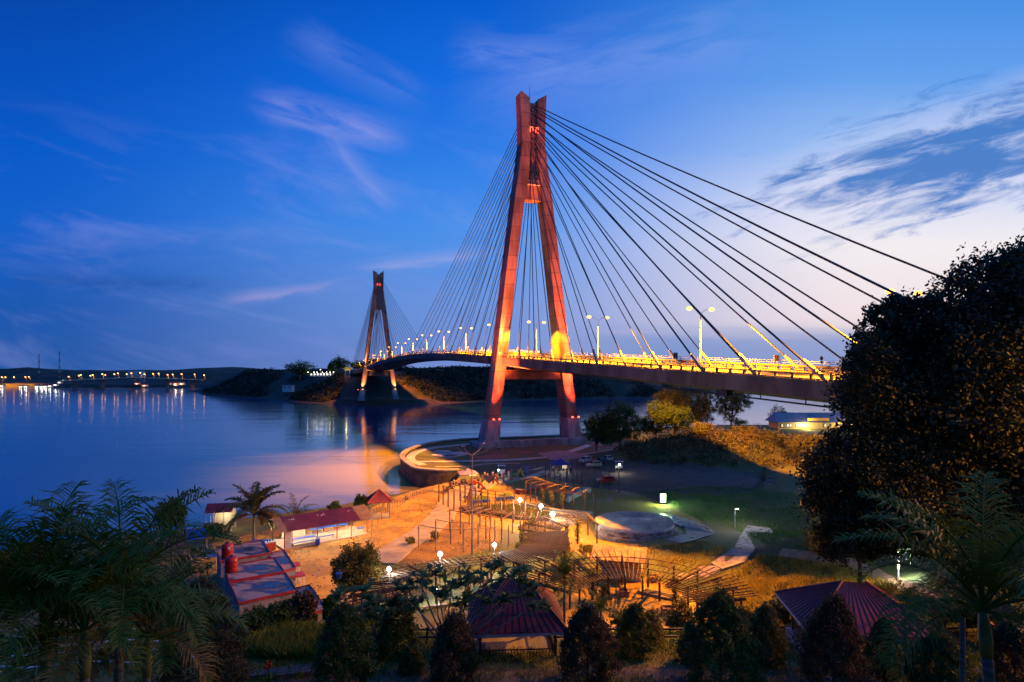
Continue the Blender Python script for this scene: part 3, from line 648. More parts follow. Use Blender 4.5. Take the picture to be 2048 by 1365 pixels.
# traffic signs on the deck
def sign(t, h, kind, label):
    r = root('road_sign', label, 'road sign', tuple(B(t, h, dz(t))))
    MB().tube([B(t,h,dz(t)+.3), B(t,h,dz(t)+(2.9 if kind == 'round' else 1.8))], .05, 6).build('post', STEEL, r)
    if kind == 'yellow':
        MB().tube([B(t,h+.6,dz(t)+.3), B(t,h+.6,dz(t)+1.8)], .05, 6).build('post', STEEL, r)
        MB().box(tuple(B(t, h+.3, dz(t)+2.35)), (.06,1.15,1.1), math.atan2(bd.y, bd.x)).build('panel', mat('yellow_sign', (.75,.48,.04), rough=.5), r)
    elif kind == 'dark': MB().box(tuple(B(t, h, dz(t)+2.1)), (.06,1.2,1.5), math.atan2(bd.y, bd.x)).build('panel', mat('dark_sign', (.04,.045,.09), rough=.5), r)
    else:
        for zz in (2.55, 1.85): MB().tube([B(t-.06,h,dz(t)+zz), B(t-.0,h,dz(t)+zz)], .36 if zz > 2 else .25, 14).build('disc', mat('sign_back', (.07,.05,.06), rough=.5), r)
sign(-93, 10.0, 'yellow', 'small square yellow sign on two posts at the far edge of the bridge deck')
sign(-103, 10.0, 'round', 'pole with a round dark sign over a smaller one beside the bridge railing')
sign(-63, 10.0, 'dark', 'dark square sign at the far edge of the bridge deck')

# ================================================================ SECOND BRIDGE, MASTS, FAR SHORE
def W(px, py, Y): return Vector(AT(px, py, Y))
FB = root('arch_bridge', 'low distant road bridge with a slim arched deck and orange lamps on the left horizon', 'bridge', tuple(W(270, 778, 1090)))
def fbz(px): return 27-(np.interp(px, [125,150,270,385,410], [763,761,756,759.5,761])-HY)/F*1090
mb = MB(); pxs = np.linspace(118, 408, 30)
low = lambda px: min(fbz(px)-1.5, fbz(px)-1.6-3.2*abs((px-270)/110)**2) if abs(px-270) < 125 else fbz(px)-1.8
for a, b in zip(pxs[:-1], pxs[1:]):
    def q(px, zz): x = (px-CX)/F*1090; return [(x, 1084, zz), (x, 1096, zz)]
    mb.add(q(a, fbz(a))+q(b, fbz(b))+q(a, low(a))+q(b, low(b)), [(0,2,3,1),(4,5,7,6),(0,4,6,2),(1,3,7,5)])
fdk = mb.build('deck', CONC_D, FB)
mb = MB()
for a, b in zip(pxs[:-1], pxs[1:]): mb.bar(((a-CX)/F*1090, 1083.9, fbz(a)+.5), ((b-CX)/F*1090, 1083.9, fbz(b)+.5), .5, 1.3)
mb.build('parapet', mat('lit_parapet', (.8,.66,.45), rough=.6), FB)
for px in (150, 205, 335, 385):
    x = (px-CX)/F*1090; MB().hexa([(x-2,1086,-1),(x+2,1086,-1),(x+2,1094,-1),(x-2,1094,-1)], [(x-1.5,1086,low(px)+.2),(x+1.5,1086,low(px)+.2),(x+1.5,1094,low(px)+.2),(x-1.5,1094,low(px)+.2)]).build('pier', CONC_D, FB)
fr = root('street_lamp', 'x', 'street lamp', (0,0,0)); MB().tube([(0,0,0),(0,0,8),(-.8,-1.4,8.6)], [.16,.12,.1], 5).build('post', STEEL, fr)
MB().ball((-.9,-1.6,8.3), .85, 6, .8).build('lamp_head', SODIUM_F, fr); l = lamp('SPOT', (-.9,-2.6,7.6), 60000, SOD, fr, .5, (-.9,-2.2,0), 140, .3)
FL = [(142,1.0),(156,1),(166,.7),(179,1.3),(190,.8),(203,.9),(215,.6),(227,1.2),(240,.8),(252,.8),(267,.9),(279,1),(293,.8),(305,1),(321,1.1),(334,.6),(349,.9),(362,1.1)]
for i, (px, s) in enumerate(FL):
    o = fr if i == 0 else copy_tree(fr); o.location = ((px-CX)/F*1090, 1087 if i % 2 == 0 else 1095, fbz(px)); o.scale = (1, 1, 1+.12*((i*7)%3-1))
    o['label'] = 'tiny orange street lamp on the distant low bridge, %s from the left' % ORD[i+1]; o['group'] = 'lamps on the distant bridge'
for i, (px, py, dY) in enumerate([(6,754,1180),(13,754,1180),(30,754,1180),(53,753.5,1180),(60,753.5,1180),(391,748.5,1090),(410,750,1060)]):
    o = copy_tree(fr); X, Y, z = AT(px, py, dY); o.location = (X, Y, z-8); o['label'] = 'orange roadside lamp on the %s shore, %s from the left' % (('far left', ORD[i+1]) if i < 5 else ('wooded right', ORD[i-4])); o['group'] = 'roadside lamps on the far shore'
def mast(px, top, label):
    Y = 1400.; x = (px-CX)/F*Y; zt = 27+(HY-top)/F*Y; zb = 12.; r = root('radio_mast', label, 'radio mast', (x, Y, zb)); c1, c2 = mat('mast_red', (.35,.05,.05)), mat('mast_white', (.5,.48,.5))
    for k in range(8):
        z0 = zb+(zt-zb)*k/8; z1 = zb+(zt-zb)*(k+1)/8; mb = MB(); w0 = 2.6*(1-k/10); w1 = 2.6*(1-(k+1)/10)
        for a in range(3):
            t = a*2.094; u2 = (a+1)*2.094; p = (x+w0*math.cos(t), Y+w0*math.sin(t), z0); q = (x+w1*math.cos(t), Y+w1*math.sin(t), z1); r2 = (x+w1*math.cos(u2), Y+w1*math.sin(u2), z1)
            mb.bar(p, q, .38); mb.bar(p, r2, .26); mb.bar(q, r2, .26)
        mb.build('section', c1 if k % 2 else c2, r)
mast(78, 708, 'left of the two lattice radio masts on the far left horizon'); mast(119, 703, 'right and taller of the two lattice radio masts on the far left horizon')
# fuel tanks behind the distant bridge
for i, (px, wd) in enumerate(((262,11),(273,12),(284,11))):
    x, Y, z = AT(px, 757, 1180); r = root('storage_tank', 'pale cylindrical storage tank behind the distant bridge, %s of three' % ('left','middle','right')[i], 'storage tank', (x, Y, 0), 'storage tanks behind the distant bridge')
    MB().lathe((x, Y, 0), [(wd*.55, 10), (wd*.55, 31), (wd*.3, 32.6), (.3, 33)], 20).build('shell', mat('tank_white', (.4,.4,.42), rough=.5), r, True)
    MB().lathe((x, Y, 0), [(wd*.56, 30.4), (wd*.57, 30.7)], 20).build('rim', STEEL, r)
# houses and moored lights on the far left waterline
def hut(px, py, Y, wpx, hpx, label, lit=2, col=None):
    x, _, z = AT(px, py, Y); s = Y/F; w_, h_ = wpx*s, hpx*s; r = root('waterside_house', label, 'house', (x, Y, z))
    MB().box((x, Y, z+h_*.32), (w_, w_*.6, h_*.64)).build('wall', col or WHITE, r)
    MB().add([(x-w_*.56,Y-w_*.36,z+h_*.64),(x+w_*.56,Y-w_*.36,z+h_*.64),(x+w_*.56,Y+w_*.36,z+h_*.64),(x-w_*.56,Y+w_*.36,z+h_*.64),(x-w_*.5,Y,z+h_),(x+w_*.5,Y,z+h_)], [(0,1,5,4),(2,3,4,5),(1,2,5),(3,0,4),(3,2,1,0)]).build('roof', MAROON, r)
    for k in range(lit):
        xx = x-w_*.35+w_*.7*(k+.5)/lit; MB().box((xx, Y-w_*.3-.15, z+h_*.3), (w_*.09, .2, h_*.22)).build('window', LED_S, r)
HH = [(5,775,9,6),(43,775.5,8,5),(53,775.5,9,5),(75,776,9,7),(84,776,8,6),(92,776,9,6),(101,775,8,6),(112,772,8,5),(120,767,8,5),(128,763,7,4),(338,770,10,5),(352,772,8,9),(364,770,10,6),(290,773,10,4),(275,769,9,3.5)]
for i, (px, py, a, b) in enumerate(HH):
    hut(px, py, 1120 if px < 135 else 1130, a, b, 'small lit house on the distant waterline, %s from the left' % ORD[i+1], 2 if px < 135 else 1)
    if px < 135 or px > 340: lamp('POINT', AT(px, py-4, 1108 if px < 135 else 1120), 500, (1,.93,.75), None, .6)
r = root('rock_islet', 'small dark rock islet with bushes in the water before the distant bridge', 'islet', W(199, 781, 1040))
rng = np.random.RandomState(2); mb = MB()
for k in range(9): c = W(199, 781, 1040)+Vector((rng.uniform(-13,13), rng.uniform(-3,3), 0)); mb.ball((c.x, c.y, .2), rng.uniform(2,5), 5, .35)
mb.build('rock', STONE, r); C = np.array(W(199,781,1040))+rng.randn(500,3)*[5,2,.8]+[0,0,2.6]; V, Q = leaf_quads(C-np.array(W(199,781,1040)), .8, rng); link('shrub', npmesh('shrub', V, Q, LEAF), r)
# white house, light row and billboard by the far tower
x, Y, z = AT(577, 776, 640); r = root('white_house', 'small square white house with two dark windows on the far bank hillside', 'house', (x, Y, z-3))
MB().box((x, Y, z-1), (10, 8, 7)).build('wall', WHITE, r); MB().box((x, Y, z+2.7), (10.8, 8.8, .5)).build('roof', CONC, r)
for dx in (-2.6, 2.8): MB().box((x+dx, Y-4.02, z+.6), (1.4,.1,1.5)).build('window', GLASS, r)
MB().tube([(x-1,Y,z+2.9),(x-1,Y,z+5)], .08, 4).build('antenna', DARKM, r)
x, Y, z = AT(695, 738, 585); r = root('billboard', 'yellow lit billboard at the far end of the bridge', 'billboard', (x, Y, z-8))
MB().box((x, Y, z), (6.2, .4, 3.4)).build('panel', mat('yellow_board', (.8,.55,.08), rough=.5), r)
for dx in (-2, 2): MB().tube([(x+dx,Y+.4,z-9),(x+dx,Y+.4,z)], .18, 5).build('post', STEEL, r)
lamp('POINT', (x, Y-4, z-3), 600, (1,.8,.4), r, .3)
for i, px in enumerate((616, 628, 634, 641, 645, 653, 660, 667)):
    x, Y, z = AT(px, 745-(5 if px == 641 else 0), 600); r = root('flood_mast', 'bright white flood lamp on the far hilltop, %s from the left' % ORD[i+1], 'lamp', (x, Y, z-6), 'white flood lamps on the far hilltop')
    MB().tube([(x,Y,z-7),(x,Y,z-.3)], .1, 5).build('post', STEEL, r); MB().ball((x,Y,z), .34, 5).build('lamp_head', LED_S, r)
    lamp('POINT', (x, Y-2.2, z+.5), 90 if i % 2 == 0 else 40, (1,.97,.8), r, .4)
r = root('hilltop_building', 'low white lit building in the row of lights on the far hilltop', 'building', W(644, 748, 612)); c = W(644, 748, 612)
MB().box((c.x, c.y, c.z-1), (24, 6, 3.6)).build('wall', WHITE, r); MB().box((c.x, c.y, c.z+1), (25.4, 7.4, .35)).build('roof', MAROON, r)
for k in range(7): MB().box((c.x-10+k*3.3, c.y-3.05, c.z-.6), (1.5,.1,1.6)).build('window', emis('dim_window', (1,.93,.75), 2.2), r)
def far_tree(px, top, bot, wpx, Y, label, seed, n=2600, m=None, grp=None, k=40):
    x, _, z0 = AT(px, bot, Y); s = Y/F; H = (bot-top)*s; Wd = wpx*s/2; rnd = random.Random(seed)
    bl = [(0,0,H*.62,Wd*.75,Wd*.7,H*.36)]+[(math.cos(a)*Wd*.5+rnd.uniform(-.1,.1)*Wd, math.sin(a)*Wd*.5, H*rnd.uniform(.4,.72), Wd*rnd.uniform(.42,.55), Wd*.5, H*rnd.uniform(.2,.28)) for a in (0.3,1.7,3.0,4.2,5.3)]
    return tree('tree', label, (x, Y, z0), bl, n, max(.16, 1.25*s), m or LEAF, seed, grp, trunk=max(.2, Wd*.07), k=k)
far_tree(600, 722, 762, 62, 602, 'tall dark tree on the far bank to the left of the white lights', 11)
far_tree(681, 712, 752, 44, 606, 'round dark tree behind the yellow billboard', 12); far_tree(662, 726, 750, 14, 604, 'slender dark tree just left of the round tree behind the billboard', 13)
far_tree(722, 722, 745, 40, 640, 'dark tree on the far bank behind the far tower, at the end of the road', 14); far_tree(750, 716, 740, 46, 660, 'dark tree on the far bank right of the road, behind the far tower', 15)
# ================================================================ HEADLAND: WALL, PATHS, PARK
wallpts = [(-12.5,139.0),(-16.8,138.6),(-22.6,141.5),(-25.6,148),(-29.2,158),(-30.6,165.6),(-31,175),(-30,182),(-28,190),(-24,198),(-18,204),(-13,206.5),(4.7,212.5),(23.6,221),(45,237),(69,250),(93,258)]
def ribbon(pts, wd, z0, z1, n=6):
    c = spline([(x, y, 0) for x, y in pts], n); mb = MB(); L = []
    for i, p in enumerate(c):
        d = (c[min(i+1, len(c)-1)]-c[max(i-1, 0)]).normalized(); r = Vector((d.y, -d.x, 0)); a, b = p-r*wd/2, p+r*wd/2
        L.append([(a.x,a.y,z0(a.x,a.y) if callable(z0) else z0),(b.x,b.y,z0(b.x,b.y) if callable(z0) else z0),(b.x,b.y,z1(b.x,b.y) if callable(z1) else z1),(a.x,a.y,z1(a.x,a.y) if callable(z1) else z1)])
    for q in L: mb.v += q
    for i in range(len(L)-1):
        for j in range(4): mb.f.append((i*4+j, (i+1)*4+j, (i+1)*4+(j+1)%4, i*4+(j+1)%4))
    mb.f.append((0,1,2,3)); e = (len(L)-1)*4; mb.f.append((e+3,e+2,e+1,e)); return mb
r = root('sea_wall', 'curved dark stone sea wall with a pale coping round the headland under the bridge', 'wall', (-31,170,0))
ribbon(wallpts, 1.0, -2, 4.25).build('wall', STONE, r); ribbon([(x+(.0), y) for x, y in wallpts], 1.5, 4.25, 4.6).build('coping', CONC, r)
GZ = lambda dzv: (lambda x, y: float(land_z(np.array([x]), np.array([y]), True)[0])+dzv)
def GT(a, b):                                          # photo point -> the place where its sight line meets the terrain
    Y = 120.
    for _ in range(60): X = (a-CX)/F*Y; z = float(land_z(np.array([X]), np.array([Y]), True)[0]); Y = .5*Y+.5*F*(HC-z)/(b-HY)
    return ((a-CX)/F*Y, Y)
def sheet(name, poly, m, h=.16, kind='structure', z=None):
    zz = (lambda x, y: z+h) if z is not None else GZ(h); o = MB().prism(poly, lambda x, y: zz(x, y)-.5, zz).build(name, m); return tag(o, kind=kind)
def pathway(name, pts, wd, m, h=.16): return tag(ribbon(pts, wd, GZ(h-.5), GZ(h), 8).build(name, m), kind='structure')
px = lambda l, z=4.0: [G(a, b, z) for a, b in l]
pathway('path', px([(960,887),(900,893),(860,898),(828,908),(822,921),(845,931)]), 2.3, PAVE_W)
pathway('path', px([(824,925),(900,924),(980,922),(1060,918),(1130,913),(1190,908),(1260,898)]), 1.9, PAVE_W, .164)
pathway('path', px([(1130,908),(1168,895),(1192,886)]), 2.4, PAVE_W, .17)
pathway('path', px([(870,935),(930,934),(985,928),(1040,928)]), 1.5, PAVE, .156)
pathway('path', px([(760,1128),(800,1096),(850,1064),(885,1030),(905,1000),(925,983),(950,968)]), 4.2, PAVE, .17)
sheet('plaza', px([(1076,908),(1120,902),(1170,911),(1185,917),(1120,922),(1100,920)]), PAVE_R, .168)
def ell(cx, cy, a, b, n=24, ang=0): return [(cx+a*math.cos(t)*math.cos(ang)-b*math.sin(t)*math.sin(ang), cy+a*math.cos(t)*math.sin(ang)+b*math.sin(t)*math.cos(ang)) for t in [2*math.pi*i/n for i in range(n)]]
for a, b, w1, d1 in ((895,911,4.6,3.2),(885,904,2.6,2.0),(902,913,1.9,2.4),(918,908,2.8,3.2)):
    c = G(a, b); sheet('paving', ell(c[0], c[1], w1, d1), PAVE_W, .15+.006*(a % 7))
for pl in ([(975,912),(1015,910),(1012,918),(960,922),(940,917)], [(1165,889),(1200,887),(1228,892),(1200,896)], [(1040,906),(1062,904),(1066,907),(1045,909)]):
    sheet('flower_bed', px(pl), mat('red_soil', (.26,.10,.06), (.18,.08,.05), .9, 2), .19)
# long letter sign: raised plinth with big coloured letters
r = root('letter_sign', 'row of big coloured block letters on a pale plinth across the park', 'sign', (*G(1000,975), 4))
lp = px([(935,998),(955,985),(985,973),(1020,965),(1060,957),(1095,946)]); ribbon(lp, 1.5, 3.6, 4.55, 6).build('plinth', CONC, r)
LET = [('B',947,992,(.75,.72,.7)),('O',956,984,(.62,.08,.03)),('K',963,978,(.10,.07,.04)),('♥',978,971,(.03,.03,.12)),('R',991,968,(.25,.06,.03)),('H',1001,965,(.05,.12,.22)),('U',1011,962,(.65,.6,.7)),('L',1020,960,(.55,.03,.02)),('H',1029,957,(.12,.30,.08)),('A',1041,954,(.62,.48,.03)),('T',1053,950,(.03,.10,.35))]
for i, (ch, a, b, c) in enumerate(LET):
    X, Y = G(a, b, 4.5)
    if ch == '♥':
        mb = MB(); pts = [(1.5*.062*16*math.sin(t)**3*.75, .062*(13*math.cos(t)-5*math.cos(2*t)-2*math.cos(3*t)-math.cos(4*t))) for t in [2*math.pi*k/28 for k in range(28)]]
        mb.add([(X+p, Y-.15, 5.8+q) for p, q in pts]+[(X+p, Y+.15, 5.8+q) for p, q in pts], [tuple(range(28)), tuple(range(28,56))[::-1]]+[(k, (k+1)%28, 28+(k+1)%28, 28+k) for k in range(28)])
        mb.build('heart', mat('letter_%d' % i, c, rough=.5), r)
    else:
        cu = bpy.data.curves.new('letter', 'FONT'); cu.body = ch; cu.size = 2.7; cu.extrude = .16; cu.offset = .05; cu.align_x = 'CENTER'; t = bpy.data.objects.new('letter', cu); COL.objects.link(t)
        dg = bpy.context.evaluated_depsgraph_get(); me = bpy.data.meshes.new_from_object(t.evaluated_get(dg)); bpy.data.objects.remove(t)
        me.materials.clear(); me.materials.append(mat('letter_%d' % i, c, rough=.5)); o = link('letter', me, r); o.location = Vector((X, Y, 4.5))-ORG[r.name]; o.rotation_euler = (math.pi/2, 0, R(-6))
# round stage with steps
sx, sy = 18.1, 87.3
r = root('round_stage', 'round low concrete stage with curved steps on its near side, half lit orange', 'stage', (sx, sy, 4))
def arc(r0, r1, a0, a1, n=26): return [(sx+r1*math.cos(R(a0+(a1-a0)*i/n)), sy+r1*math.sin(R(a0+(a1-a0)*i/n))) for i in range(n+1)]+[(sx+r0*math.cos(R(a1-(a1-a0)*i/n)), sy+r0*math.sin(R(a1-(a1-a0)*i/n))) for i in range(n+1)]
MB().prism([(sx+5.7*math.cos(R(a)), sy+5.9*math.sin(R(a))) for a in range(0, 360, 6)], 3.8, 5.28).build('platform', WHITE, r)
MB().prism([(sx+5.62*math.cos(R(a)), sy+5.82*math.sin(R(a))) for a in range(0, 360, 6)], 5.284, 5.33).build('stage_floor', mat('stage_floor', (.33,.27,.20), (.14,.13,.14), .6, .30, wet=.25, lo=.55, hi=.65, detail=7), r)
for k, (rr, zz) in enumerate(((6.25,4.98),(6.75,4.66),(7.25,4.34))): MB().prism(arc(5.72 if k == 0 else 5.75+.5*k-.0, rr, -152, -24), 3.8, zz).build('step', mat('step_concrete', (.38,.33,.30), (.12,.09,.08), .85, 1.3, .01), r)
# wet apron ring to the right of the stage and grey forecourt
ar = lambda r0, r1, a0, a1: [(sx+r1*math.cos(R(a0+(a1-a0)*i/30))*1.0, sy+r1*math.sin(R(a0+(a1-a0)*i/30))) for i in range(31)]+[(sx+r0*math.cos(R(a1-(a1-a0)*i/30)), sy+r0*math.sin(R(a1-(a1-a0)*i/30))) for i in range(31)]
sheet('apron', ar(7.4, 11.2, -70, 75), WETC, .14)
# stepping slabs and walkway to the right of the stage
for pl, hh in (([(1495,1054),(1540,1060),(1546,1068),(1508,1103),(1470,1098),(1478,1080)], .25), ([(1466,1101),(1506,1106),(1488,1128),(1445,1142),(1422,1130)], .22), ([(1436,1134),(1440,1143),(1412,1158),(1380,1148),(1400,1136)], .16), ([(1400,1150),(1378,1162),(1340,1158),(1365,1148)], .1)):
    sheet('walkway', [GT(*q) for q in pl], mat('damp_walkway', (.30,.25,.22), (.17,.15,.15), .6, .8, wet=.18, lo=.5, hi=.62), hh)
pathway('path', [GT(a,b) for a,b in ((1560,1106),(1660,1120),(1740,1142),(1820,1180),(1900,1205),(2000,1262))], 1.4, mat('dirt_path', (.36,.22,.12), (.24,.15,.09), .9, 2), .12)
r = root('curved_bench', 'long curved concrete bench left of the round stage', 'bench', (9.5,97,4))
ribbon([(2.5,100),(6.2,96.4),(9,95),(13,94.2)], .9, 4.0, 4.55).build('seat', CONC, r); ribbon([(2.5,100.6),(6.4,97),(9.1,95.6),(13,94.8)], .35, 4.0, 4.9).build('backrest', CONC, r)
r = root('curved_wall', 'pale curved concrete slide wall behind the arched pergola', 'wall', (12,103,4)); c = px([(1133,998),(1150,988),(1165,982),(1180,979)], 4.6); ribbon(c, .9, 4.0, 5.0).build('wall', WHITE, r); ribbon(c, 1.0, 5.0, 5.08).build('coping', CONC, r)
r = root('planting_bed', 'crescent planting bed with brown edging lit yellow-green by park lamps', 'planter', (-1,88,4))
BED = px([(925,1015),(1000,1013),(1080,1010),(1110,1022),(1108,1044),(1050,1040),(990,1030),(940,1026)])
MB().prism(BED, 3.7, 4.42).build('edging', WOOD_L, r); MB().prism([((x-.6)*.975+.6*.025, (y-88)*.94+88) for x, y in BED], 3.8, 4.46).build('soil', SOIL, r)
rg = np.random.RandomState(8); C = np.stack([rg.uniform(-9,8,9000), rg.uniform(81,102,9000), 4.46+rg.rand(9000)*.28], 1); C = C[sdf(C[:,0], C[:,1], BED) > .3]; V, Q = leaf_quads(C-np.array([-1,88,4]), .16, rg, .3); o = link('grass', npmesh('grass', V, Q, GRASS), r)
for a, b in ((1010,1000),(960,1006)):
    c = G(a, b); r = root('play_boat', 'small %s painted playground box on the orange plaza' % ('yellow-green' if a == 1010 else 'blue'), 'play structure', (*c, 4)); ribbon([(c[0]-1.6,c[1]-.6),(c[0]+1.6,c[1]+.4)], .9, 4.1, 4.6, 2).build('base', BLUEP, r); ribbon([(c[0]-1.1,c[1]-.4),(c[0]+1.2,c[1]+.3)], .5, 4.6, 5.2, 2).build('top', mat('lime_paint', (.35,.45,.05), rough=.5), r)
r = root('low_wall', 'low red and brown planter wall at the back of the orange plaza', 'wall', (*G(1060,985), 4)); ribbon(px([(1032,985),(1050,986),(1072,979),(1090,974)]), .8, 3.9, 4.6, 3).build('wall', mat('red_tile_wall', (.35,.07,.03), (.2,.05,.03), .7, 2), r); ribbon(px([(1032,985),(1050,986),(1072,979),(1090,974)]), .9, 4.6, 4.66, 3).build('coping', WOOD_L, r)

# ---------------------------------------------------------------- pergolas
def pergola(label, cl, wd, H, m, slat=.34, over=1.0, post=4.0, pr=.11, purl=(-.5,-.17,.17,.5), rise=.5, sl_r=.045, slats=True, base=None, loc=None, thick=.10, inner_posts=True, outer_posts=True, hoop=False, gz_=4.0):
    c = spline([(x, y, 0) for x, y in cl], 10); L = [0]
    for i in range(1, len(c)): L.append(L[-1]+(c[i]-c[i-1]).length)
    tot = L[-1]
    def at(s):
        s = min(max(s, 0), tot-1e-4); i = next(k for k in range(len(L)-1) if L[k+1] >= s); f = (s-L[i])/(L[i+1]-L[i]); p = c[i].lerp(c[i+1], f); a = c[max(i-1, 0)]; b = c[min(i+2, len(c)-1)]; d = (b-a).normalized(); return p, Vector((d.y, -d.x, 0))
    m0 = at(tot/2)[0]; r = root('pergola', label, 'pergola', (m0.x, m0.y, gz_)); rnd = random.Random(int(tot*10))
    n = max(2, round(tot/post)+1)
    def top(f): return gz_+H+rise*f
    for i in range(n):
        p, q = at(tot*i/(n-1))
        for sd, on in ((-.5, inner_posts), (.5, outer_posts)):
            if on:
                b = p+q*wd*sd; MB().tube([(b.x, b.y, gz_-.2), (b.x+rnd.uniform(-.04,.04), b.y, top(sd))], [pr*1.1, pr], 6).build('post', m, r)
        if slats or hoop:
            a, b = p-q*wd*.62, p+q*wd*.62
            if hoop: MB().tube([(a.x,a.y,top(-.5)-.3), (p.x-q.x*wd*.5,p.y-q.y*wd*.5,top(0)+.35), (p.x-q.x*wd*.2,p.y-q.y*wd*.2,top(0)+.9), (p.x+q.x*wd*.25,p.y+q.y*wd*.25,top(0)+1.05), (b.x+q.x*.5,b.y+q.y*.5,top(.5)+.7)], .07, 6).build('rafter', m, r)
            else: MB().bar((a.x,a.y,top(-.62)), (b.x,b.y,top(.62)), thick*(1.9 if slat < 1 else .8), thick*(2.4 if slat < 1 else .8)).build('rafter', m, r)
    for f in purl:
        pts = []; s = 0
        while s <= tot: p, q = at(s); b = p+q*wd*f; pts.append((b.x, b.y, top(f)+thick*1.2)); s += .8
        MB().tube(pts, .05, 5).build('purlin', m, r)
    if slats:
        mb = MB(); s = 0
        while s <= tot:
            p, q = at(s); e1, e2 = -(.5+over/wd)+rnd.uniform(-.02,.02), (.5+over/wd)+rnd.uniform(-.03,.03); a, b = p+q*wd*e1, p+q*wd*e2
            mb.bar((a.x,a.y,top(e1)+thick*1.2+.08), (b.x,b.y,top(e2)+thick*1.2+.08), sl_r*2, sl_r*2.2); s += slat*(.93+.14*rnd.random())
        mb.build('slat_roof', m, r)
    return r
def vines(roots, n, seed):                             # climbing plants on a few posts
    rnd = random.Random(seed)
    for r in roots:
        ps = [c for c in r.children if c.name.startswith('post')]
        for c in rnd.sample(ps, min(n, len(ps))):
            co = c.data.vertices[0].co; rg = np.random.RandomState(rnd.randint(0, 9999)); k = 420; h = rg.rand(k)**.8*2.9; C = np.stack([co.x+rg.randn(k)*.12*(1+.4*h), co.y+rg.randn(k)*.12*(1+.4*h), h+.1], 1)
            V, Q = leaf_quads(C, .11, rg); link('climbing_plant', npmesh('climbing_plant', V, Q, LEAF_O), r)
def arcpts(cx, cy, rr, a0, a1, n=9, ry=None): return [(cx+rr*math.cos(R(a0+(a1-a0)*i/n)), cy+(ry or rr)*math.sin(R(a0+(a1-a0)*i/n))) for i in range(n+1)]
pergola('curved slatted timber pergola fanning round the near right of the park by the orange-roofed hut', arcpts(11.0, 54.6, 7.9, 166, -14, 14), 3.4, 2.7, WOOD, slat=.54, over=1.35, post=2.35, rise=-.55, sl_r=.036)
pergola('curved slatted timber pergola at the near left of the park, over a green floor', [(-10.5,50.2),(-12.6,53.5),(-12.8,57.5),(-10.6,60.6),(-7,62.4),(-3.4,63.8),(-.4,64.9)], 3.6, 2.7, WOOD, slat=.62, over=1.0, post=2.6, rise=.4, sl_r=.034)
pergola('dense dark slatted pergola bending away in the centre of the park, with warm lamps beneath', [(-.2,64.4),(2.2,65.6),(3.7,68.2),(4.1,71.5),(4.0,75)], 4.6, 2.75, WOOD, slat=.30, over=.5, post=2.4, rise=.2)
pergola('slatted pergola roof ending left of the round stage', [(3.2,75.5),(4.6,79.2),(7.6,81.6),(11.2,82.4)], 4.0, 2.75, WOOD, slat=.46, over=.6, post=2.6, rise=-.3, sl_r=.036)
pergola('arched orange tube pergola with curved hoops left of the grey forecourt', [(4.0,108.5),(6.0,104),(8.6,100.5),(12.8,97.6)], 3.2, 3.0, RUST, hoop=True, slats=False, post=2.1, pr=.09, purl=(-.5,-.2,.2,.5), rise=.2)
pergola('unroofed pergola of bare posts and thin rails at the left of the orange plaza', [(-11.2,106),(-8.2,101),(-5,97),(-1,94.2),(3,92.2)], 4.2, 3.4, RUST, slats=False, post=2.0, pr=.14, purl=(-.5,0,.5), rise=0)
pergola('bare post pergola standing along the crescent planting bed', [(-7.8,88),(-4.2,85.4),(-.4,83.4),(3.5,82.8)], 4.4, 3.0, RUST, slats=True, slat=1.5, sl_r=.02, over=.1, post=2.0, pr=.10, purl=(-.5,0,.5), rise=0)
pergola('grey unroofed pergola frame on the dirt behind the near left pergola', [(-11.4,79.5),(-8.2,77.6),(-4.6,77.8),(-1.4,79.8)], 3.4, 2.9, WOOD_L, slats=False, post=2.5, pr=.10, purl=(-.5,.5), rise=0)
pergola('row of dark unroofed pergola posts in the shade behind the arched pergola', [(9.6,128),(12.4,121),(15.6,115.5),(18.6,112)], 5.2, 4.0, DARKM, slats=False, post=2.3, pr=.09, purl=(), rise=0)
vines([o for o in bpy.data.objects if o.name.startswith('pergola') and o.parent is None][:5], 4, 3)
tag(ribbon(px([(905,1042),(913,1014),(918,988),(960,968),(1000,955),(1090,935)]), .3, 3.9, 4.16, 5).build('kerb', CONC), kind='structure')
for a, b, l in ((1227,1155,'by the hut wall'),(1347,1175,'under the right pergola back row'),(1336,1228,'in front of the right pergola, left of a pair'),(1366,1240,'in front of the right pergola, right of a pair'),(1212,1198,'at the foot of an inner pergola post, left'),(1246,1193,'at the foot of an inner pergola post, right'),(1131,1100,'beside the dense central pergola'),(1398,1198,'near the right end of the pergola'),(1310,1163,'under the right pergola beside the hut')):
    X, Y = G(a, b); r = root('planter_box', 'square brown planter box '+l, 'planter', (X, Y, 4), 'planter boxes in the park')
    mb = MB(); [mb.box((X+dx, Y+dy, 4.33), (sw, sd_, .66)) for dx, dy, sw, sd_ in ((0,-.48,1.1,.12),(0,.48,1.1,.12),(-.49,0,.12,.84),(.49,0,.12,.84))]; mb.build('box', mat('planter_brown', (.30,.13,.08), (.2,.09,.06), .7, 2), r); MB().box((X, Y, 4.27), (.86,.84,.5)).build('soil', SOIL, r)
r = root('sunken_basin', 'rectangular orange lit garden basin under the right pergola', 'basin', (15.5,60.5,4)); ribbon([(13.6,62.2),(15.6,60.6),(17.8,59.3)], 1.3, 3.9, 4.35, 3).build('rim', PAVE, r); ribbon([(13.9,61.95),(15.6,60.6),(17.5,59.5)], .9, 4.0, 4.354, 3).build('soil', SOIL, r)
tag(MB().prism([(-8.8,57.2),(-5,59.6),(-.4,61.5),(2,64.8),(-1,68.2),(-6.5,66.4),(-11.4,64)], 3.7, 4.13).build('paving', mat('green_court', (.07,.13,.05), (.10,.10,.03), .7, .8)), kind='structure')
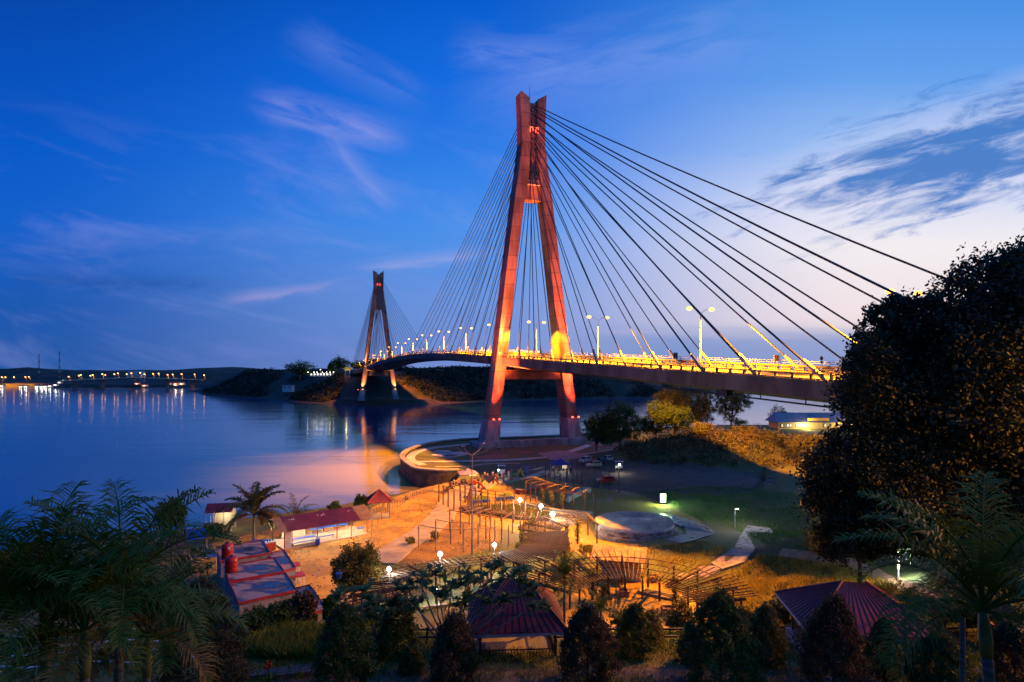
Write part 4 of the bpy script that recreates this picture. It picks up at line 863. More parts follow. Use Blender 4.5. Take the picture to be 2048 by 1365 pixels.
r = root('slat_bench', 'timber bench under the near left pergola', 'bench', (-7.5,57.5,4)); MB().box((-7.5,57.5,4.45), (2.4,.5,.08), .3).build('seat', WOOD_L, r); [MB().box((-7.5+dx,57.5+dx*.3,4.2), (.1,.4,.42), .3).build('leg', WOOD_L, r) for dx in (-.95,.95)]
# hut with orange lit sheet roof
r = root('park_hut', 'small cream hut under a ridged metal roof lit bright orange', 'hut', (12.3,67.3,4)); ra = R(-16)
rot = lambda x, y, z: (12.3+math.cos(ra)*x-math.sin(ra)*y, 67.3+math.sin(ra)*x+math.cos(ra)*y, z)
MB().box((12.3+.2,67.0,5.25), (4.4,2.8,2.5), ra).build('wall', CREAM, r); MB().box(rot(.4,-1.42,5.6), (.9,.06,.8), ra).build('window', GLASS, r); MB().box(rot(1.9,-1.42,5.05), (.9,.06,2.0), ra).build('door', WOOD_L, r)
mb = MB(); N = 26
for sgn in (-1, 1):
    for k in range(N):
        x0 = -3.0+6.0*k/N; x1 = x0+6.0/N; zz = .05 if k % 2 else 0
        a = [rot(x0, 0, 7.35+zz), rot(x1, 0, 7.35+zz), rot(x1, sgn*2.7, 6.45+zz), rot(x0, sgn*2.7, 6.45+zz)]; b = [(p[0], p[1], p[2]-.05) for p in a]
        if sgn > 0: a, b = a[::-1], b[::-1]
        mb.hexa([b[3],b[2],b[1],b[0]], [a[3],a[2],a[1],a[0]])
mb.build('roof', YROOF, r)
for q in (-2.8, 2.8): MB().tube([rot(q,2.5,4), rot(q,2.5,6.5)], .06, 6).build('post', STEEL, r)
# park lamps
def park_lamp(px_, py_, zb, label, power=900, col=(1,.95,.80), Y=None, post=True, size=.20, cat='lamp', name='park_lamp'):
    X, Y, z = (*G(px_, py_, zb), zb); g0 = gz(X, Y); r = root(name, label, cat, (X, Y, g0))
    if post:
        MB().tube([(X,Y+.1,g0-.1),(X,Y+.1,z-.15)], [.05,.04], 6).build('post', DARKM, r); MB().box((X,Y+.1,z+.14), (.5,.5,.12), 0, .7).build('cap', DARKM, r)
    MB().ball((X,Y,z-.02), size*1.2, 6).build('bulb', LED, r); lamp('POINT', (X, Y-.1, z-size-.14), power*1.5, col, r, .12); return r
park_lamp(1105,1028,7.8,'brightest white park lamp over the slatted pergola left of the round stage',1500,size=.26); park_lamp(1082,1012,7.8,'white park lamp between two others over the planting bed',1100,size=.24)
park_lamp(1040,1000,7.8,'white park lamp above the orange plaza, furthest of the three near the planting bed',1000,size=.23); park_lamp(989,1089,7.4,'white park lamp behind the near left pergola, right of two',420)
park_lamp(880,1108,7.4,'white park lamp behind the near left pergola, left of two',520,size=.22); park_lamp(778,1138,7.4,'white park lamp beside the leafy tree at the end of the near left pergola',480,size=.2)
park_lamp(871,1178,5.6,'small white lamp low among the leaves under the near left pergola',80,size=.12)
for a, b in ((1061,1076),(1062,1087),(1064,1102),(1061,1110)):
    park_lamp(a, b, 6.3, 'warm little lamp under the dense central pergola, number %s from the far end' % ORD[[1076,1087,1102,1110].index(b)+1], 90, (1,.55,.15), post=False, size=.08, name='pendant_lamp')
X, Y = G(1326,1010); g0 = gz(X, Y); r = root('light_box', 'glowing green-white upright light box sign on the grass edge', 'light box', (X, Y, g0)); MB().box((X,Y,g0+1.15), (.95,.35,1.5)).build('panel', GREENL, r); MB().box((X,Y+.05,g0+1.15), (1.05,.28,1.62)).build('frame', DARKM, r); [MB().box((X+d,Y,g0+.2), (.08,.3,.5)).build('leg', DARKM, r) for d in (-.35,.35)]; lamp('POINT', (X,Y-.7,g0+1.2), 1300, (.6,1,.42), r, .4)
X, Y = GT(1470,1056); g0 = gz(X, Y); r = root('path_lamp', 'short white path lamp with a small head beside the curved walkway', 'lamp', (X, Y, g0)); MB().tube([(X,Y,g0-.1),(X,Y,g0+2.85)], .07, 8).build('post', WHITE, r); MB().box((X+.25,Y,g0+2.85), (.75,.18,.07)).build('lamp_head', WHITE, r); MB().box((X+.35,Y,g0+2.79), (.4,.13,.03)).build('lens', LED, r); lamp('POINT', (X+.4,Y-.1,g0+2.65), 900, (1,1,.85), r, .1)
X, Y = GT(1797,1158); g0 = gz(X, Y); r = root('tube_lamp', 'glowing white upright tube lamp behind the right hand pavilion roof', 'lamp', (X, Y, g0)); MB().tube([(X,Y,g0+.9),(X,Y,g0+2.4)], .07, 8).build('tube', LED_S, r); MB().tube([(X,Y,g0-.2),(X,Y,g0+.88)], .06, 8).build('post', WHITE, r); lamp('POINT', (X,Y-.5,g0+1.8), 900, (.85,1,.9), r, .3)
# tall four-armed pole
X, Y = G(944,1110); r = root('area_light_mast', 'tall slim unlit lighting mast with four spread arms at the top', 'light mast', (X, Y, 4))
MB().tube([(X,Y,3.9),(X,Y,9),(X,Y,16.7)], [.12,.08,.055], 8).build('post', mat('dull_steel', (.2,.19,.19), (.14,.13,.13), .6, 2), r, True)
for dx, dy in ((-2.0,.6),(-1.0,-.4),(1.2,2.6),(2.4,.3)): MB().tube([(X,Y,16.6),(X+dx*.35,Y+dy*.35,16.85),(X+dx*.6,Y+dy*.6,17.0),(X+dx,Y+dy,17.6)], [.05,.045,.04,.035], 6).build('arm', MATS['dull_steel'], r); MB().box((X+dx*1.08,Y+dy*1.08,17.85), (.5,.22,.09), math.atan2(dy, dx)).build('lamp_head', STEEL, r)
# canopies
def canopy(px_, py_, wd, label, m, H=2.1, zb=4.0, rz=.2):
    X, Y = G(px_, py_, zb); r = root('canopy_tent', label, 'canopy tent', (X, Y, zb)); ca, sa = math.cos(rz), math.sin(rz); q = lambda a, b, z: (X+ca*a-sa*b, Y+sa*a+ca*b, zb+z); h = wd/2
    cs = [q(-h,-h,H), q(h,-h,H), q(h,h,H), q(-h,h,H)]; lo = [(p[0],p[1],p[2]-.28) for p in cs]; ap = q(0,0,H+1.05)
    ms = [q(a*h*.4, b*h*.4, H+.42) for a, b in ((-1,-1),(1,-1),(1,1),(-1,1))]
    MB().add(lo+cs+ms+[ap], [(i,(i+1)%4,4+(i+1)%4,4+i) for i in range(4)]+[(4+i,4+(i+1)%4,8+(i+1)%4,8+i) for i in range(4)]+[(8+i,8+(i+1)%4,12) for i in range(4)]).build('canopy', m, r)
    for a, b in ((-1,-1),(1,-1),(1,1),(-1,1)): MB().tube([q(a*h*.96,b*h*.96,-.1), q(a*h*.96,b*h*.96,H)], .035, 5).build('leg', STEEL, r)
    return r
canopy(936,966,4.0,'lilac peaked canopy tent beside the tall lighting mast', mat('lilac_canvas', (.30,.22,.42), (.24,.17,.36), .7, 1)); canopy(1121,944,3.9,'blue peaked canopy tent with a bright lamp underneath', mat('blue_canvas', (.03,.06,.36), (.02,.04,.26), .7, 1))
park_lamp(1125,926,6.1,'bright warm lamp hanging under the blue canopy tent',260,(1,.85,.55),post=False,size=.16,name='hanging_lamp'); park_lamp(997,940,5.9,'small white lamp among the stalls between the two canopy tents',110,(1,.95,.85),size=.15)
park_lamp(1239,929,6.1,'lone warm lamp over a food cart by the dark mound',230,(1,.85,.5),size=.17)
def cart(px_, py_, label, m, sc=1.0):
    X, Y = G(px_, py_); r = root('food_cart', label, 'food cart', (X, Y, 4)); MB().box((X,Y,4.75), (1.6*sc,.8,.9)).build('body', m, r); MB().box((X,Y,6.15), (2.0*sc,1.2,.08), 0, .9).build('roof', WHITE, r)
    for a, b in ((-.72,-.34),(.72,-.34),(-.72,.34),(.72,.34)): MB().box((X+a*sc,Y+b,5.65), (.06,.06,.92)).build('post', STEEL, r)
    for a in (-.5,.5): MB().tube([(X+a*sc,Y-.46,4.3),(X+a*sc,Y-.40,4.3)], .3, 12).build('wheel', TYRE, r)
cart(1238,941,'white food cart lit by a lone lamp near the dark mound', WHITE); cart(1130,941,'cart with a lit counter under the blue canopy tent', CREAM, .8); cart(1003,950,'small white stall between the two canopy tents', WHITE); cart(946,972,'orange drinks cart beneath the lilac canopy tent', mat('orange_paint', (.55,.12,.02), rough=.5), .8)
# people, cars and motorbikes
def person_mesh(name, pose=0, s=1.0):
    J = {'pel':(0,0,.95),'che':(0,.01,1.25),'nec':(0,.01,1.47),'hea':(0,-.02,1.58),'top':(0,-.01,1.72),'hl':(-.09,0,.90),'kl':(-.11,-.03+.14*pose,.5),'al':(-.11,.03,.08),'tl':(-.12,-.13,.04),'hr':(.09,0,.90),'kr':(.11,-.02,.5),'ar':(.12,.05-.22*pose,.08),'tr':(.13,-.12-.2*pose,.04),
         'sl':(-.19,.01,1.41),'el':(-.26,.02,1.14),'wl':(-.25,-.10,.90),'sr':(.19,.01,1.41),'er':(.27,.03,1.14),'wr':(.24,-.12-.1*pose,.93)}
    E = [('pel','che'),('che','nec'),('nec','hea'),('hea','top'),('pel','hl'),('hl','kl'),('kl','al'),('al','tl'),('pel','hr'),('hr','kr'),('kr','ar'),('ar','tr'),('che','sl'),('sl','el'),('el','wl'),('che','sr'),('sr','er'),('er','wr')]
    Rr = dict(pel=.15,che=.16,nec=.06,hea=.095,top=.07,hl=.095,kl=.06,al=.042,tl=.035,hr=.095,kr=.06,ar=.042,tr=.035,sl=.065,el=.045,wl=.032,sr=.065,er=.045,wr=.032)
    ks = list(J); me = bpy.data.meshes.new(name); me.from_pydata([tuple(c*s for c in J[k]) for k in ks], [(ks.index(a), ks.index(b)) for a, b in E], []); o = bpy.data.objects.new(name, me); COL.objects.link(o)
    o.modifiers.new('s', 'SKIN'); sk = me.skin_vertices[0].data
    for i, k in enumerate(ks): sk[i].radius = (Rr[k]*s, Rr[k]*s*.85)
    sk[0].use_root = True; sb = o.modifiers.new('u', 'SUBSURF'); sb.levels = sb.render_levels = 1
    dg = bpy.context.evaluated_depsgraph_get(); m2 = bpy.data.meshes.new_from_object(o.evaluated_get(dg)); bpy.data.objects.remove(o); m2.materials.clear(); m2.materials.append(SKIN)
    return m2
PM = [person_mesh('body', 0), person_mesh('body', .8)]
SHIRTS = {'white':(.5,.5,.5),'blue':(.03,.08,.35),'red':(.4,.03,.03),'black':(.02,.02,.02),'orange':(.5,.16,.03)}
def person(px_, py_, shirt, label, pose=0, rz=0, zb=4.0):
    X, Y = G(px_, py_, zb); z = gz(X, Y); r = root('person', label, 'person', (X, Y, z), None, rz); b = link('body', PM[pose], r)
    mm = mat('shirt_'+shirt, SHIRTS[shirt], rough=.8); ORG[r.name] = Vector((0,0,0))
    MB().lathe((0,0,0), [(.17,.93),(.165,1.1),(.20,1.36),(.12,1.46)], 12).build('shirt', mm, r, True)
    for sd in (-1, 1): MB().tube([(sd*.095,.0,.95),(sd*.115,-.01,.52),(sd*.115,.02,.12)], [.12,.085,.065], 8).build('trouser_leg', mat('trousers', (.03,.035,.06), rough=.8), r, True); MB().tube([(sd*.17,.01,1.42),(sd*.235,.015,1.24)], [.085,.062], 7).build('sleeve', mm, r, True)
    MB().ball((0,.0,1.66), .105, 6).build('hair', mat('black_hair', (.015,.012,.012), rough=.6), r, True)
person(1108,1128,'blue','person in a blue shirt standing under the end of the dense central pergola',0,.5)
for i, (a, b, c, ps, l) in enumerate([(985,958,'white',0,'beside the small white stall'),(975,961,'orange',1,'walking left of the small white stall'),(969,959,'white',0,'between the lilac tent and the small stall'),(1106,946,'white',0,'standing at the left leg of the blue tent'),(1116,950,'red',0,'in front of the blue tent counter'),(1142,950,'black',1,'walking right of the blue tent'),(908,975,'white',0,'among the motorbikes left of the lilac tent'),(901,980,'red',1,'walking at the left end of the motorbike row'),(1232,946,'white',0,'beside the lamp-lit food cart'),(1040,960,'black',0,'behind the coloured letters'),(962,1002,'black',0,'on the plaza left of the yellow-green play box'),(938,1003,'blue',1,'walking on the plaza by the left pergola posts')]):
    person(a, b, c, 'person in a %s shirt %s' % (c, l), ps, i*1.3)
def wheel(r, c, rad, wd, rz):
    ax = Vector((math.cos(rz), math.sin(rz), 0)); c = Vector(c); w_ = MB().tube([c-ax*wd/2, c-ax*wd*.4, c+ax*wd*.4, c+ax*wd/2], [rad*.88, rad, rad, rad*.88], 16).build('wheel', TYRE, r, False); MB().tube([c-ax*wd*.56, c+ax*wd*.56], rad*.55, 12).build('rim', STEEL, w_)
def car(px_, py_, label, m, rz=0, zb=4.0, L=3.7, lights=False):
    X, Y = G(px_, py_, zb); z = gz(X, Y)+.02; r = root('parked_car', label, 'car', (0,0,0)); ORG[r.name] = Vector((0,0,0)); W_ = 1.62
    prof = [(-L/2,.32),(-L/2+.03,.62),(-L/2+.12,.82),(-L/2+1.0,.98),(L/2-.12,1.0),(L/2,.78),(L/2,.32)]
    def ext(pr, w0, w1, zt=None):
        mb = MB(); n = len(pr); mb.add([(x, -w0/2, zz) for x, zz in pr]+[(x, w0/2, zz) for x, zz in pr], [tuple(range(n)), tuple(range(n, 2*n))[::-1]]+[(i, n+i, n+(i+1)%n, (i+1)%n) for i in range(n)]); return mb
    b = ext(prof, W_, W_); cab = [(-L/2+.95,.97),(-L/2+1.55,1.46),(L/2-.45,1.48),(L/2-.08,.98)]
    mb = MB(); mb.add([(x, -W_/2*(.97 if zz < 1 else .80), zz) for x, zz in cab]+[(x, W_/2*(.97 if zz < 1 else .80), zz) for x, zz in cab], [(0,1,2,3),(7,6,5,4),(0,4,5,1),(1,5,6,2),(2,6,7,3)]); k = len(b.v); b.v += mb.v; b.f += [tuple(i+k for i in f) for f in mb.f]
    bo = b.build('body', m, r); bv = bo.modifiers.new('b', 'BEVEL'); bv.width = .05; bv.segments = 2
    for sd in (-1, 1):
        y0, y1 = sd*(W_/2*.955), sd*(W_/2*.82); g_ = [(-L/2+1.15,y0+sd*.012,1.03),(-L/2+1.62,y1+sd*.02,1.40),(L/2-.55,y1+sd*.02,1.42),(L/2-.3,y0+sd*.012,1.04)]; MB().add(g_, [(0,1,2,3)]).build('side_window', GLASS, r)
    MB().add([(-L/2+1.0,-.68,1.02),(-L/2+1.0,.68,1.02),(-L/2+1.5,.58,1.43),(-L/2+1.5,-.58,1.43)], [(0,1,2,3)]).build('windscreen', GLASS, r).location.x = -.03
    MB().add([(L/2-.10,-.64,1.05),(L/2-.10,.64,1.05),(L/2-.40,.56,1.42),(L/2-.40,-.56,1.42)], [(0,1,2,3)]).build('rear_window', GLASS, r).location.x = .03
    for sd in (-1, 1): MB().box((-L/2+.02, sd*.58, .70), (.08,.30,.14)).build('headlight', mat('headlamp_glass', (.6,.6,.6), rough=.2), r); MB().box((L/2+.0, sd*.62, .82), (.06,.2,.26)).build('tail_light', mat('tail_lamp', (.3,.01,.01), rough=.3), r)
    for sx_ in (-L/2+.62, L/2-.62):
        for sd in (-1, 1): wheel(r, (sx_, sd*(W_/2-.06), .30), .30, .2, math.pi/2)
    r.location = (X, Y, z); r.rotation_euler.z = rz; return r
car(1212,966,'small red hatchback parked on the dark ground right of the pergolas', mat('red_car_paint', (.32,.012,.02), rough=.3), .12)
GC = ['white','silver','dark blue','black','white']; k = 0
for a, b, cn, l in ((1188,935,'silver','nearest of the row by the trees'),(1200,930,'dark blue','second of the row by the trees'),(1213,927,'white','third of the row by the trees'),(1170,927,'white','left of the tree trunks'),(1700,866,'white','in front of the long yellow restaurant')):
    car(a, b, '%s car parked %s' % (cn, l), mat(cn.replace(' ', '_')+'_car_paint', {'white':(.5,.5,.52),'silver':(.3,.3,.32),'dark blue':(.02,.03,.10)}[cn], rough=.3), .3+.2*k); k += 1
def bike_proto(m):
    r = root('motorbike', 'x', 'motorbike', (0,0,0)); ORG[r.name] = Vector((0,0,0))
    for x in (-.62, .62): wheel(r, (x, 0, .28), .28, .09, math.pi/2)
    MB().tube([(-.3,0,.45),(0,0,.55),(.35,0,.72),(.75,0,.78)], [.12,.13,.12,.05], 6).build('body', m, r, True); MB().tube([(-.60,0,.28),(-.42,0,.9),(-.36,0,1.02)], [.05,.05,.04], 6).build('fork', DARKM, r)
    MB().bar((-.36,-.32,1.02), (-.36,.32,1.02), .04).build('handlebar', DARKM, r); MB().box((.25,0,.80), (.75,.24,.10)).build('seat', DARKM, r); MB().ball((-.52,0,.86), .09, 4).build('headlight', WHITE, r); return r
bp1 = bike_proto(mat('bike_red', (.3,.02,.02), rough=.35)); bp2 = bike_proto(mat('bike_white', (.45,.45,.45), rough=.35))
BK = [(892,984),(897,982),(902,979),(907,977),(912,974),(917,971),(922,969),(927,967),(952,962),(957,960),(962,958)]
for i, (a, b) in enumerate(BK):
    src = (bp1, bp2)[i % 2]; o = src if i < 2 else copy_tree(src); X, Y = G(a, b); o.location = (X, Y, gz(X, Y)); o.rotation_euler.z = 1.1+.2*math.sin(i*2.3)
    o['label'] = '%s motorbike parked near the lilac tent, %s from the left in the row' % (('red','white')[i % 2], ORD[i+1]); o['group'] = 'motorbikes parked by the lilac tent'
# wooden fishing fence and stakes at the inlet
r = root('stick_fence', 'crooked low stick fence along the rocky inlet shore', 'fence', (*G(850,1000), 3)); fp = px([(745,1035),(770,1025),(800,1018),(825,1000),(850,992),(868,985)], 3.5); fc = spline([(x,y,0) for x,y in fp], 6); mb = MB()
rnd = random.Random(4)
for q in fc: z = gz(q.x, q.y); MB().tube([(q.x,q.y,z-.2),(q.x+rnd.uniform(-.1,.1),q.y,z+rnd.uniform(.8,1.5))], .05, 5).build('stake', WOOD_L, r)
MB().tube([(q.x,q.y,gz(q.x,q.y)+.75) for q in fc], .035, 4).build('rail', WOOD_L, r)
for i, (a, b) in enumerate(((648,1020),(672,1006),(696,1012),(655,1012),(791,992))): X, Y = G(a, b+14, 0); tag(MB().tube([(X,Y,-1),(X+.1,Y,1.6+.3*(i%3))], .05, 5).build('mooring_stake', WOOD_L), 'thin stake standing in the water off the shore stalls, %s from the left' % ORD[[0,2,3,1,4].index(i)+1], 'stake', 'stakes in the water')
# boulders along the inlet
mb = MB(); rnd = random.Random(3)
for i in range(46):
    t = rnd.random(); X = -19.5+rnd.uniform(-1.6,1.6)-9*t*t; Y = 138-13*t+rnd.uniform(-1,1); z = gz(X, Y)
    k = len(mb.v); rr = rnd.uniform(.25,.7); mb.ball((X,Y,z+rr*.25), rr, 4, .7)
    for j in range(k, len(mb.v)): a = mb.v[j]; mb.v[j] = (a[0]+rnd.uniform(-.12,.12), a[1]+rnd.uniform(-.12,.12), a[2]+rnd.uniform(-.1,.1))
tag(mb.build('rocks', STONE), kind='stuff')
# restaurant on the right
Y0 = 236.; xa, xb = (1557-CX)/F*Y0, (1712-CX)/F*Y0; zr = 4.6
r = root('restaurant', 'long low yellow-lit restaurant with a blue-grey roof by the water on the right', 'building', (xa, Y0, zr))
MB().box(((xa+xb)/2, Y0+4.6, zr+1.55), (xb-xa, 9, 3.3)).build('wall', mat('yellow_wall', (.60,.46,.22), (.5,.38,.18), .7, 1), r)
MB().add([(xa-1.2,Y0-1.2,zr+3.0),(xb+1,Y0-1.2,zr+3.0),(xb+1,Y0+10.4,zr+3.0),(xa-1.2,Y0+10.4,zr+3.0),(xa+.3,Y0+4.6,zr+6.6),(xb,Y0+4.6,zr+6.6),(xa-1.1,Y0-.2,zr+4.0)], [(0,1,5,4),(2,3,4,5),(1,2,5),(3,0,4),(3,2,1,0)]).build('roof', BROOF, r)
MB().box((xa+15.6, Y0-.6, zr+4.2), (8.5,.3,1.1)).build('fascia_board', mat('yellow_fascia', (.7,.42,.08), rough=.6), r)
for a, b in ((.8,6.4),(6.9,12.6),(18,21),(25,29)):
    f = MB().box((xa+(a+b)/2, Y0+.05, zr+1.75), (b-a, .12, 1.55 if a < 15 else 2.3)).build('window_frame', WOOD_L, r); MB().box((xa+(a+b)/2, Y0-.03, zr+1.75), (b-a-.3, .06, 1.3 if a < 15 else 2.1)).build('window', mat('lit_window', (.5,.5,.45), rough=.3), f)
    m = emis('warm_window_light', (1,.85,.5), 1.4)
    for q in range(int((b-a)/1.1)):
        if q % 3 != 1: MB().box((xa+a+.7+q*1.1, Y0-.08, zr+1.75), (.55,.04,.9)).build('pane', m, f)
lamp('POINT', (xa+28, Y0-4, zr+2.4), 6000, (1,.6,.15), r, .3); lamp('POINT', (xa+10, Y0-3.2, zr+2.4), 3000, (1,.75,.3), r, .3)
for i, a in enumerate((1417,1490,1515)):
    X, Y = G(a, 858, 4.6); r = root('swing_frame', 'small white post frame on the shore lawn, %s from the left' % ORD[i+1], 'frame', (X,Y,gz(X,Y)), 'post frames on the shore lawn'); [MB().tube([(X+d,Y,gz(X,Y)-.1),(X+d,Y,gz(X,Y)+1.7)], .07, 5).build('post', WHITE, r) for d in (-1.3,1.3)]; MB().bar((X-1.4,Y,gz(X,Y)+1.7), (X+1.4,Y,gz(X,Y)+1.7), .1).build('beam', WHITE, r)
# ---------------------------------------------------------------- mid-distance trees
def mtree(px_, top, bot, wpx, Yd, label, seed, n=9000, m=None, grp=None, leaf=None, k=34, tight=.34, zb=None):
    s = Yd/F; X = (px_-CX)*s; zb = gz(X, Yd) if zb is None else zb; zt = HC-(top-HY)*s; H = zt-zb; Wd = wpx*s/2; rnd = random.Random(seed)
    lowf = 1-min(.95, max(.3, (HC-(bot-HY)*s-zb)/H)) if False else 0
    cb = max(HC-(bot-HY)*s-zb, H*.12); ch = H-cb
    bl = [(rnd.uniform(-.1,.1)*Wd,0,cb+ch*.66,Wd*.55,Wd*.55,ch*.34)]+[(math.cos(a)*Wd*.52, math.sin(a)*Wd*.5, cb+ch*rnd.uniform(.25,.75), Wd*rnd.uniform(.36,.52), Wd*.45, ch*rnd.uniform(.2,.3)) for a in (0.2,1.4,2.6,3.5,4.6,5.6)]
    return tree('tree', label, (X, Yd, zb), bl, n, leaf or max(.14, .9*s), m or LEAF, seed, grp, trunk=max(.13, Wd*.05), k=k, tight=tight)
mtree(1240,802,895,96,170,'tall dark leafy tree just right of the near tower foot',21,24000,leaf=.17); mtree(1193,828,905,58,172,'smaller dark tree nearest the right foot of the near tower',22,12000,leaf=.17)
mtree(1311,803,872,74,178,'dark round tree at the left end of the scrub mound',23,16000,leaf=.17); mtree(1352,812,888,76,172,'dark tree in front of the orange lit trees',24,16000,leaf=.17)
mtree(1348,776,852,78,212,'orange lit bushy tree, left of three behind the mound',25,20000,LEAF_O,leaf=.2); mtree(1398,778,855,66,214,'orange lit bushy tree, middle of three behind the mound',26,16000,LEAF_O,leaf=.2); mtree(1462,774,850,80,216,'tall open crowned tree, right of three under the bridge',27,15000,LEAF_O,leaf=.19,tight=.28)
mtree(1558,810,842,44,245,'small spreading tree at the left end of the restaurant roof',28,3000); mtree(1478,838,856,40,246,'low dark bush on the shore under the tall open crowned tree',29,1500)
# scrub on the mound
rng = np.random.RandomState(31); N = 1500; X = rng.uniform(30, 104, N); Y = rng.uniform(132, 200, N); zt = land_z(X, Y, True)-4; ok = (zt > .8) & (Y < 192); X, Y = X[ok], Y[ok]; Z = land_z(X, Y)
hh = .6+1.5*rng.rand(len(X)); C = []
for x, y, z, h in zip(X, Y, Z, hh): n = 46; C.append(np.stack([x+rng.randn(n)*.9, y+rng.randn(n)*.9, z+abs(rng.randn(n))*h*.62], 1))
V, Q = leaf_quads(np.concatenate(C), .28, rng); tag(link('undergrowth', npmesh('undergrowth', V, Q, mat('scrub_leaf', (.060,.062,.022), (.11,.085,.028), .6, .12, transl=.2, lo=.35, hi=.6)) ), kind='stuff')
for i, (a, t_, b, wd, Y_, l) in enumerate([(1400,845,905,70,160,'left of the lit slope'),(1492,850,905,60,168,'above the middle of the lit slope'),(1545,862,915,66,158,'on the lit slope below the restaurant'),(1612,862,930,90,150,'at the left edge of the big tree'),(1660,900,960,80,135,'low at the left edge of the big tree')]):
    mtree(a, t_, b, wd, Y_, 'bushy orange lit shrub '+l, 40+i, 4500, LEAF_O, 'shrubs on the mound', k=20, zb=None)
# ================================================================ LEFT YARD: STALLS, FLAT ROOFED BLOCK, COCONUT PALMS
ROOFM = mat('puddled_flat_roof', (.030,.036,.055), (.30,.24,.22), .8, .55, wet=.07, lo=.44, hi=.56, detail=12, stretch=(.6,1.5,1))
def flat_building(corners, zr, label, name='flat_roofed_building', doors=0):
    pts = [Vector((*G(a, b, zr), 0)) for a, b in corners]; c = sum(pts, Vector())/len(pts)
    if sum(pts[i].x*pts[(i+1)%4].y-pts[(i+1)%4].x*pts[i].y for i in range(4)) < 0: pts = pts[::-1]
    r = root(name, label, 'building', (c.x, c.y, 4)); ins = lambda k: [tuple((c+(p-c)*k).xy) for p in pts]
    MB().prism(ins(.965), 3.8, zr-.22).build('wall', mat('dingy_wall', (.30,.28,.30), (.18,.17,.18), .8, .7), r)
    MB().prism(ins(.985), zr-.22, zr-.04).build('roof', ROOFM, r)
    o, i_ = ins(1.0), ins(.972)
    mb = MB()
    for k in range(4):
        k2 = (k+1)%4; mb.hexa([(*o[k],zr-.15),(*o[k2],zr-.15),(*i_[k2],zr-.15),(*i_[k],zr-.15)], [(*o[k],zr+.07),(*o[k2],zr+.07),(*i_[k2],zr+.07),(*i_[k],zr+.07)])
    mb.build('roof_edging', REDP, r)
    return r, pts, c
flat_building([(432,1095),(526,1081),(541,1106),(440,1124)], 7.0, 'flat-roofed block with red edging farthest back, a red tank on its left corner')
flat_building([(533,1107),(568,1100),(592,1137),(566,1143)], 6.6, 'narrow flat-roofed block with red edging, rightmost beside the sandy yard')
flat_building([(447,1132),(551,1116),(569,1143),(458,1164)], 7.02, 'middle flat-roofed block with red edging and the second red tank')
flat_building([(459,1167),(572,1146),(594,1181),(477,1207)], 7.05, 'puddled flat-roofed block with red edging in front of the middle one')
flat_building([(560,1184),(619,1170),(655,1218),(600,1236)], 6.3, 'lowest flat-roofed block with red edging, nearest the tall grass')
flat_building([(484,1212),(558,1194),(598,1238),(500,1262)], 6.0, 'flat-roofed block half hidden by bushes, front left of the group')
for i, (a, b, l) in enumerate(((455,1114,'red round plastic water tank on the back flat roof'),(463,1143,'red round plastic water tank in front of another, with a white pipe'))):
    X, Y = G(a, b, 7.05); r = root('water_tank', l, 'water tank', (X, Y, 7.0)); s = 1.0
    MB().lathe((X,Y,7.02), [(.56,0),(.60,.06),(.60,.42),(.585,.46),(.60,.50),(.60,.90),(.585,.94),(.60,.98),(.60,1.28),(.50,1.42),(.28,1.52)], 20).build('shell', TANK, r, True); MB().lathe((X,Y,8.53), [(.2,0),(.2,.12),(.14,.16)], 14).build('lid', DARKM, r)
    if i: MB().tube([(X-.62,Y-.1,8.2),(X-.66,Y-.1,7.0),(X-.66,Y-.1,5.2)], .035, 5).build('pipe', WHITE, r)
    else: MB().add([(X+.3,Y-.52,8.0),(X+.5,Y-.40,8.0),(X+.5,Y-.40,8.25),(X+.3,Y-.52,8.25)], [(0,1,2,3)]).build('sticker', WHITE, r)
# entrance frames at the side of the block
for i, (a, b) in enumerate(((585,1150),(594,1165))):
    X, Y = G(a, b, 5); r = root('doorway_canopy', 'small red-edged doorway canopy on the yard side of the flat-roofed block, %s' % ('upper','lower')[i], 'canopy', (X,Y,4)); MB().box((X,Y,6.1-.3*i), (1.4,1.5,.14), .5).build('slab', REDP, r); [MB().box((X+.55,Y+d,5.0-.15*i), (.14,.14,2.0-.3*i), .5).build('post', WHITE, r) for d in (-.4,.5)]
# long food stall
A0, A1 = Vector((*G(569,1099,4.0),0)), Vector((*G(733,1069,4.0),0)); dv_ = (A1-A0).normalized(); nv = Vector((-dv_.y, dv_.x, 0)); LL = (A1-A0).length
S = lambda a, b, z: tuple(A0+dv_*a+nv*b+Vector((0,0,z)))
r = root('food_stall', 'long open food stall under a dark red sheet roof, brightly lit inside', 'stall', (A0.x, A0.y, 4))
MB().hexa([S(-.3,-.3,3.8),S(LL+.3,-.3,3.8),S(LL+.3,5.2,3.8),S(-.3,5.2,3.8)], [S(-.3,-.3,4.14),S(LL+.3,-.3,4.14),S(LL+.3,5.2,4.14),S(-.3,5.2,4.14)]).build('floor', mat('pale_floor', (.55,.48,.36), (.45,.38,.28), .6, 1), r)
def corr(a0, a1, m, nm):
    mb = MB(); n = int((a1-a0)/.14)
    for k in range(n):
        x0, x1 = a0+(a1-a0)*k/n, a0+(a1-a0)*(k+1)/n; e = .035 if k % 2 else 0
        for b0, z0, b1, z1 in ((-.9,6.45,2.3,7.75),(2.3,7.75,5.5,6.5)): mb.hexa([S(x0,b0,z0+e-.03),S(x1,b0,z0+e-.03),S(x1,b1,z1+e-.03),S(x0,b1,z1+e-.03)], [S(x0,b0,z0+e),S(x1,b0,z0+e),S(x1,b1,z1+e),S(x0,b1,z1+e)])
    mb.build(nm, m, r)
